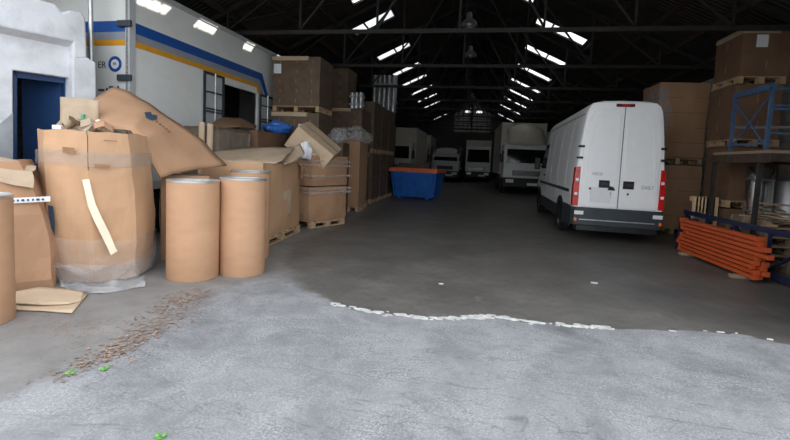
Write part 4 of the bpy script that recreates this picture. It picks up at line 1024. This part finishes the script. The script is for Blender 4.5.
o = oring(1.32, 1.48, .012, 4, .008, 2).build('stretch_band', M['film_dark'], ob, smooth=True); o['label'] = 'grey band of stretch film'
o = oring(0, .5, .02, 8, .03, 5).build('foot_film', M['film'], ob, smooth=False); o['label'] = 'clear film wrapped round the foot'
oring(0, .22, .03, 6, .03, 8).build('foot_film', M['film_clear'], ob)
def onbin(pts, nm, m_, off=.035, w=.02):
    b = MB(); L_ = []
    C = Vector((OC[0], OC[1], 0))
    for x, y in pts:
        q = cylhit(x, y, OC, ORr * 1.07 + off); L_.append(lean(q - Vector((OC[0], OC[1], .02))))
    return L_
P_ = [onbin([(a, y), (c, y2)], '', '') for a, y, c, y2 in ((84, 180, 91, 179), (86, 192, 93, 191), (88, 206, 96, 204), (93, 220, 101, 217), (100, 236, 108, 233), (106, 250, 113, 247), (108, 255, 115, 251))]
b = MB(); b.grid(P_); b.build('torn_tape', M['tape'], ob, solid=.004)['label'] = 'pale torn paper tape hanging down'
for (x0, y0, x1, y1) in ((66, 147, 78, 153), (97, 164, 113, 167), (108, 140, 121, 141)):
    b = MB(); b.grid([onbin([(x0, y0), (x1, y0 + 1)], '', '', .004), onbin([(x0, y1), (x1, y1 + 1)], '', '', .004)]); b.build('faded_print', M['ink_brown'], ob)
b = MB(); b.grid([onbin([(48, 205), (53, 206)], '', '', .0), onbin([(48, 214), (54, 222)], '', '', .0), onbin([(50, 228), (53, 236)], '', '', .0)]); b.build('dark_print', M['ink'], ob)
# loose film on the floor
b = MB(); rows = []
for i in range(9):
    row = []
    for j in range(5):
        p = gr(60 + 10.6 * i + 3 * noise.noise(Vector((i * 1.7, j, 0))), 277 + 2.6 * j + 6 * math.sin(PI * i / 8) + 3 * noise.noise(Vector((i * 2.1, j * 1.3, 4)))); p.z = .012 + .11 * abs(noise.noise(p * 6)) * (1 if 0 < j < 4 else .2); row.append(p)
    rows.append(row)
b.grid(rows); tag(b.build('plastic_film', M['film_clear'], solid=.002), 'crumpled clear film trailing on the floor before the octagonal bin', 'film')
# scrap in the bin
o, *_ = sheet('cardboard_sheet', 'flat grey cardboard panel standing upright in the octagonal bin', [(at(60, 97, 4.8), at(60, 150, 4.72)), (at(80, 98, 4.85), at(80, 150, 4.8)), (at(99, 101, 4.95), at(98, 150, 4.9))], 'card_grey', amp=.01, seed=3)
def ctube(a, c, r, label, m='card_pale', name='cardboard_tube'):
    c0 = Vector(a); d = (Vector(c) - c0); L_ = d.length; b = MB(); b.lathe([(r * .8, 0), (r, 0), (r, L_), (r * .8, L_), (r * .8, 0)], 20); b.xf(d.to_track_quat('Z', 'Y').to_matrix().to_4x4())
    o = b.build(name, M[m], smooth=True); o.location = c0; tag(o, label, 'tube'); return o
ctube(at(64, 126, 4.7), at(80, 119, 4.85), .05, 'short grey cardboard roll lying on top of the scrap in the bin', 'card_grey')
b = MB(); q0, q1 = at(85, 131, 4.55), at(99, 120, 4.75); b.bar((0, 0, 0), q1 - q0, .05, .015); o = b.build('cardboard_strip', M['tape']); o.location = q0; tag(o, 'pale strip poking out of the octagonal bin', 'cardboard')
b = MB(); b.shell(.1, .06, .16, 5); b.crumple(.03, 9, 4); o = b.build('plastic_scrap', M['greenbit'], smooth=True); o.location = at(82, 127, 4.85); tag(o, 'small green plastic scrap on top of the bin', 'plastic')
for k, (pts, lab, m_) in enumerate((([(at(50, 130, 4.6), at(50, 140, 4.5)), (at(62, 119, 4.9), at(68, 134, 4.6)), (at(68, 116, 5.05), at(80, 130, 4.75))], 'creased cardboard scrap with a white sticker at the bin edge', 'card_grey'),
    ([(at(94, 118, 5.0), at(88, 131, 4.7)), (at(104, 122, 4.95), at(100, 131, 4.65)), (at(112, 128, 4.9), at(110, 133, 4.65))], 'dark folded cardboard scrap under the big draped sheet', 'card_dark'),
    ([(at(66, 112, 5.1), at(72, 124, 4.9)), (at(78, 110, 5.1), at(84, 122, 4.9)), (at(86, 116, 5.0), at(94, 126, 4.85))], 'curled cardboard scrap behind the grey roll in the bin', 'card'))):
    o, *_ = sheet('cardboard_scrap', lab, pts, m_, amp=.03, seed=30 + k)
    if k == 0:
        b = MB(); q = at(56.5, 127, 4.62) - o.location; b.box(q, (.09, .01, .05), Matrix.Rotation(R(40), 3, 'Z')); b.build('sticker', M['label'], o)
r2 = random.Random(77)
for k, (x, y, Yd, lab) in enumerate(((70, 122, 4.75, 'small brown cardboard scrap between the sticker piece and the grey roll'), (90, 124, 4.6, 'small torn cardboard scrap beside the green plastic in the bin'), (104, 127, 4.5, 'small cardboard scrap poking out right beside the pale strip'))):
    q = at(x, y, Yd); a = r2.random() * 3; ux, uy = math.cos(a) * .1, math.sin(a) * .1
    o, *_ = sheet('cardboard_scrap', lab, [(q + Vector((-ux, -uy, .03)), q + Vector((-ux + uy, -uy - ux, -.05))), (q + Vector((0, 0, .07)), q + Vector((uy, -ux, 0))), (q + Vector((ux, uy, .02)), q + Vector((ux + uy, uy - ux, -.06)))], ('card_dark', 'card_grey', 'card')[k], amp=.03, seed=90 + k)
# big draped sheet
cols = [((114, 87, 5.62), (80, 115, 4.95)), ((129, 92, 5.7), (101, 127, 4.85)), ((150, 104, 5.75), (131, 131, 4.85)), ((178, 123, 5.9), (143, 141, 4.85)), ((203, 142, 6.05), (150, 160, 4.9)), ((227, 166, 6.1), (160, 178, 5.0))]
o, P, c0 = sheet('cardboard_sheet', 'large creased brown cardboard sheet draped from the octagonal bin over the drums', [(at(*a), at(*c)) for a, c in cols], 'card_warm', nu=5, nv=8, amp=.025, seed=5, thick=.02, sag=.03)
o.data.materials[0] = M['card']
def onsheet(i, j): 
    i0, j0 = int(i), int(j); fi, fj = i - i0, j - j0
    a = P[i0][j0].lerp(P[min(i0 + 1, len(P) - 1)][j0], fi); c = P[i0][min(j0 + 1, 8)].lerp(P[min(i0 + 1, len(P) - 1)][min(j0 + 1, 8)], fi)
    return a.lerp(c, fj) + Vector((.012, -.016, .012))
b = MB(); b.poly([onsheet(*q) for q in ((10.4, 3.2), (11.2, 2.2), (11.6, 2.6), (12.2, 1.9), (12.8, 2.7), (12.4, 3.6), (11.2, 4.0))]); b.build('printed_mark', M['ink'], o, solid=.002)
b = MB()
for k in range(5): b.poly([onsheet(12.9 + .75 * k, 3.0), onsheet(13.3 + .75 * k, 2.9), onsheet(13.3 + .75 * k, 3.3), onsheet(12.9 + .75 * k, 3.4)])
b.build('printed_text', M['ink_brown'], o, solid=.002)
b = MB(); rows = [[at(*q) - c0 for q in ((112, 88, 5.6), (96, 100, 5.25), (79, 115, 4.93))], [at(*q) - c0 for q in ((106, 92, 5.66), (89, 103, 5.32), (72, 118, 5.0))]]
b.grid(rows); b.build('folded_edge', M['card'], o, solid=.02)
carton('cardboard_box', 'plain tall cardboard box standing between the octagonal bin and the drums', -4.22, 5.72, 0, .62, .6, 1.2, R(38), 'card', 8, .015)

# slumped box at the edge
sb = thing('cardboard_box', 'slumped brown cardboard box with printed white tape beside the octagonal bin', 'box', (-5.02, 3.8, 0), R(42))
w, d, h = .95, .7, 1.36
b = MB(); b.shell(w, d, h, 12, top=False); b.bulge(w, d, h, .05)
for v in b.bm.verts: v.co.x += -.2 * v.co.z + .06 * math.sin(v.co.z * 2.4); v.co.z *= 1 - .12 * (v.co.x / w + .5) * 0
b.crumple(.05, 1.7, 14, .03, .012); b.build('panel_body', M['card'], sb, solid=.008, offset=-1)
for k, (rows_, m_) in enumerate((([[(-.6, -.4, 1.27), (-.1, -.38, 1.3), (.3, -.33, 1.27)], [(-.6, -.1, 1.42), (-.1, -.12, 1.38), (.3, -.1, 1.3)], [(-.5, .2, 1.36), (-.1, .15, 1.42), (.25, .15, 1.3)]], 'card_grey'),
    ([[(-.65, -.3, 1.32), (-.3, -.42, 1.45)], [(-.6, .05, 1.5), (-.25, .0, 1.52)], [(-.55, .3, 1.4), (-.2, .3, 1.45)]], 'card'),
    ([[(.0, -.36, 1.3), (.3, -.34, 1.26)], [(.05, -.42, 1.15), (.33, -.42, 1.08)]], 'card_grey'))):
    b = MB(); b.grid([[Vector(p) for p in r] for r in rows_]); bmesh.ops.subdivide_edges(b.bm, edges=b.bm.edges, cuts=3, use_grid_fill=True); b.crumple(.04, 4, k + 3); b.build('flap', M[m_], sb, solid=.01)
b = MB(); rows = []
for k in range(13):
    x = -.5 + .96 * k / 12; y_ = -d / 2 - .075 + .03 * abs(x); rows.append([(x, y_, .93 + .05 * x), (x, y_, .985 + .05 * x)])
b.grid(rows); tp = b.build('printed_tape', M['label'], sb, solid=.003); tp['label'] = 'white printed tape across the front'
r2 = random.Random(4); b = MB()
for k in range(22):
    x = -.44 + .04 * k
    if r2.random() < .25: continue
    b.box((x, -d / 2 - .082 + .03 * abs(x), .957 + .05 * x), (r2.uniform(.012, .028), .004, .022))
b.build('tape_print', M['ink'], tp)
# flat pieces on the floor
o, *_ = sheet('cardboard_sheet', 'flat grey cardboard piece lying on the floor under the slumped box, upper one', [(gr(16, 292, .05), gr(14, 303, .04)), (gr(40, 288, .06), gr(42, 304, .045)), (gr(66, 289, .05), gr(68, 303, .04)), (gr(84, 292, .03), gr(82, 300, .03))], 'card_pale', amp=.012, seed=40)
o, *_ = sheet('cardboard_sheet', 'flat grey cardboard piece lying on the floor, underneath the other flat piece', [(gr(14, 298, .012), gr(16, 310, .012)), (gr(45, 300, .015), gr(44, 311, .012)), (gr(88, 294, .012), gr(72, 313, .012))], 'card_pale', amp=.004, seed=41, thick=.008)
b = MB(); b.shell(.3, .14, .07, 6); b.crumple(.04, 7, 3); o = b.build('plastic_film', M['film_clear'], smooth=True); o.location = gr(50, 279, 0); tag(o, 'scrunched clear film between the slumped box and the octagonal bin', 'film')

# open carton on a pallet
pallet(-3.98, 7.35, 0, R(3), 'pallet under the open carton behind the drums', 1.15, 1.75)
ob2 = carton('cardboard_box', 'large open brown carton on a pallet behind the drums, grey flaps on top', -3.98, 7.35, .146, 1.1, 1.7, 1.26, R(3), 'card_warm', 11, .028, .045, open_=True)
b = MB(); b.grid([[(.595, -.1, .35), (.6, .25, .33)], [(.605, -.1, .75), (.605, .25, .78)]]); b.build('paper_patch', M['card_pale'], ob2, solid=.004)['label'] = 'pale paper patch on the side'
b = MB(); b.grid([[(.57, .62, 1.27), (.57, .84, 1.27)], [(.68, .62, 1.2), (.66, .84, 1.15)], [(.64, .66, .95), (.63, .8, .98)]]); b.crumple(.03, 5, 2); b.build('torn_flap', M['card'], ob2, solid=.01)
o, *_ = sheet('cardboard_sheet', 'grey cardboard sheet lying across the open carton', [(at(212, 152, 7.2), at(222, 161, 6.5)), (at(240, 148, 7.6), at(252, 163, 6.7)), (at(272, 147, 7.9), at(276, 163, 6.9)), (at(296, 147, 8.3), at(282, 160, 7.1))], 'card_grey', amp=.03, seed=50, thick=.015)
o, *_ = sheet('cardboard_sheet', 'torn smaller grey cardboard strip lying over the open carton, next to the tilted box', [(at(276, 158, 7.6), at(284, 165, 7.2)), (at(288, 150, 8.0), at(296, 160, 7.7)), (at(300, 144, 8.4), at(304, 153, 8.2))], 'card_pale', amp=.02, seed=51)
# crumpled pair with the tilted box on top
pallet(-3.68, 9.45, 0, R(-24), 'pallet under the two crumpled cartons', 1.1, 1.1)
def bands(t, w, d, zz, m_='film_clear', hgt=.05):
    for z in zz:
        b = MB(); b.shell(w + .07, d + .07, hgt, 8, top=False, bottom=False); b.xf(Matrix.Translation((0, 0, z))); b.crumple(.015, 4, z); b.build('film_band', M[m_], t)
t = carton('cardboard_box', 'crumpled brown carton at the bottom, under another crumpled carton', -3.67, 9.45, .146, 1.0, 1.2, .75, R(-24), 'card', 15, .035, .06, tape=False)
bands(t, 1.1, 1.3, (.6, .68))
t = carton('cardboard_box', 'crumpled brown carton banded with film, carrying the tilted box', -3.68, 9.45, .92, 1.06, 1.22, .66, R(-20), 'card', 17, .035, .04, open_=True)
bands(t, 1.12, 1.28, (.2, .42, .52))
q = at(314, 147, 9.2)
t = carton('cardboard_box', 'pale cardboard box tipped over on the crumpled cartons', q.x, q.y, q.z, .98, .7, .55, 0, 'card_pale', 19, .012, .015)
for c_ in t.children: c_.location = (0, 0, -.275)
t.rotation_euler = (R(18), R(38), R(14))
b = MB(); b.box((.12, -.37, -.02), (.12, .006, .09), Matrix.Rotation(R(-30), 3, 'Y')); b.build('label_sheet', M['label'], t)
# low wrapped cartons in front of the trailer
load('wrapped_carton', 'grey film wrapped carton by the trailer, behind the two tubes', 'carton', -5.02, 7.75, 0, .74, 1.0, 2.02, R(-2), 'card_brown', 31, film='film_dark', strip=False, rows=2, cols=1)
load('wrapped_carton', 'brown carton by the trailer doors, beside the blue plastic bag', 'carton', -4.9, 9.1, 0, .8, 1.3, 2.05, R(-2), 'card_dark', 32, strip=False, rows=2, cols=1)
ctube((-4.86, 7.0, 0), (-4.92, 7.12, 2.08), .055, 'pale cardboard tube standing upright at the wrapped carton, closer to the bin')
ctube((-4.73, 7.03, 0), (-4.76, 7.13, 2.06), .055, 'pale cardboard tube standing upright at the wrapped carton, closer to the open carton')
o, *_ = sheet('cardboard_sheet', 'dark brown arched sheet lying before the open trailer doors', [(at(206, 127.5, 7.6), at(208, 129, 7.4)), (at(222, 117, 8.2), at(222, 128, 7.6)), (at(240, 118, 8.7), at(240, 127, 8.0)), (at(257, 126, 9.1), at(256, 128, 8.7))], 'card_dark', amp=.01, seed=60)
# plastic bags
def bag(label, x, y, z, sx, sy, sz, m_, seed, amp=.12):
    b = MB(); bmesh.ops.create_uvsphere(b.bm, u_segments=28, v_segments=18, radius=1)
    o_ = Vector((seed * 3.3, seed, 0))
    for v in b.bm.verts:
        k = 1 + noise.noise(v.co * 1.6 + o_) * amp * 2.5 + noise.noise(v.co * 5 + o_) * amp * 1.6 + abs(noise.noise(v.co * 10 + o_)) * amp
        v.co = Vector((v.co.x * sx * k, v.co.y * sy * k, max(-.7, v.co.z) * sz * k + .7 * sz))
    o = b.build('plastic_bag', M[m_], smooth=True); o.location = (x, y, z); return tag(o, label, 'bag')
q = at(277, 140, 9.7); bag('crumpled blue plastic bag on the cartons behind the grey flaps', q.x, q.y, 2.06, .36, .3, .17, 'bluebag', 2)
q = at(304, 153, 8.6); bag('white plastic scrap tucked between the grey flaps and the tilted box', q.x, 8.65, 1.5, .14, .14, .2, 'label', 7)
# tall carton with film
pallet(-3.58, 12.55, 0, 0, 'small pallet under the tall narrow carton', .62, .95)
t = carton('cardboard_box', 'tall narrow brown carton with a crumple of clear film on top', -3.58, 12.55, .146, .58, .92, 1.95, 0, 'card_grey', 23, .012, .01, open_=True)
o_ = t.children[0]; o_.data.materials[0] = M['card']
bag('big crumpled clear film bundle spilling over the tall narrow carton', -3.52, 12.45, 1.98, .42, .42, .3, 'film_clear', 9)
bag('clear film bundle lying behind the tilted box', -3.66, 11.2, 1.97, .25, .24, .24, 'film_clear', 12)
t = carton('cardboard_box', 'brown carton hidden behind the tilted box, carrying a clear film bundle', -3.64, 11.2, .0, .42, .6, 1.95, 0, 'card_brown', 24, .01, .01, tape=False)
# dark wrapped stacks
def two(x, y, w, d, hs, labs, plabs, seed, notes=(None, None), **k):
    z = 0
    for i, h_ in enumerate(hs):
        pallet(x, y, z, 0, plabs[i], w, d); z += .148
        load('carton_stack', labs[i], 'carton', x, y, z, w, d, h_, 0, 'card_brown', seed + i, note=notes[i], **k); z += h_ + .03
two(-4.58, 10.95, 1.26, 1.0, (2.5, 1.22), ('dark brown wrapped carton block beside the trailer, under the topmost block', 'dark brown wrapped carton block perched highest beside the trailer'), ('floor pallet under the dark carton block beside the trailer', 'pallet under the highest carton block beside the trailer'), 50, ((.2, 2.1), (-.5, .92)))
two(-4.35, 13.9, 1.5, 1.15, (1.45, 1.35), ('dark carton block on the floor behind the tall narrow carton', 'dark carton block with pale board edge behind the tall narrow carton'), ('floor pallet of the stack behind the tall narrow carton', 'upper pallet of the stack behind the tall narrow carton'), 53)
names = ('first stack in the row before the skip', 'second stack in the row before the skip', 'third stack in the row before the skip')
for i, y in enumerate((15.25, 16.6, 17.95)):
    two(-4.12, y, 1.2, 1.2, (1.6, 1.62), ('lower carton block of the ' + names[i], 'upper carton block of the ' + names[i]), ('lower pallet of the ' + names[i], 'upper pallet of the ' + names[i]), 60 + 3 * i, strip=False)
load('carton_stack', 'brown wrapped carton standing on the stack behind the highest block', 'carton', -4.6, 13.9, 3.17, .95, 1.0, 1.25, 0, 'card_brown', 80, strip=False, rows=4, cols=2)
def tubes(label, x, y, z, n, r, h_, group=None, rows=2, film=True):
    t = thing('tube_bundle', label, 'tubes', (x, y, z), 0, group)
    for j in range(rows):
        for k in range(n):
            b = MB(); b.lathe([(0, 0), (r, 0), (r, h_), (r * .8, h_), (r * .8, h_ - .1), (0, h_ - .1)], 18); o = b.build('metal_tube', M['steel'], t, smooth=True); o.location = ((k - (n - 1) / 2) * r * 2.05, j * r * 2.05, 0)
    w_ = n * r * 2.08
    for zz in (.25, .75):
        b = MB(); b.bb(-w_ / 2 - .01, w_ / 2 + .01, -r - .01, r * 2.05 * (rows - 1) + r + .01, h_ * zz - .03, h_ * zz + .03); b.build('strap', M['panel_grey'], t)
tubes('tall bundle of shiny metal tubes on the row of carton stacks', -3.9, 17.8, 3.55, 5, .1, 1.5)
tubes('short bundle of shiny metal tubes deeper, beyond the tall bundle', -4.25, 20.1, 3.29, 4, .09, .5)
load('carton_stack', 'carton stack deepest in the row, behind the skip', 'carton', -4.35, 20.2, 0, .95, 1.1, 3.28, 0, 'card_brown', 90, strip=False)
tubes('low bundle of metal tubes wrapped in film, by the box on the middle stack', -3.88, 13.6, 3.17, 3, .07, .5)
load('cardboard_box', 'small brown carton on the floor between the skip and the pale lorry', 'box', -3.0, 21.8, 0, 1.5, 1.0, 1.45, 0, 'card_brown', 95, strip=False)
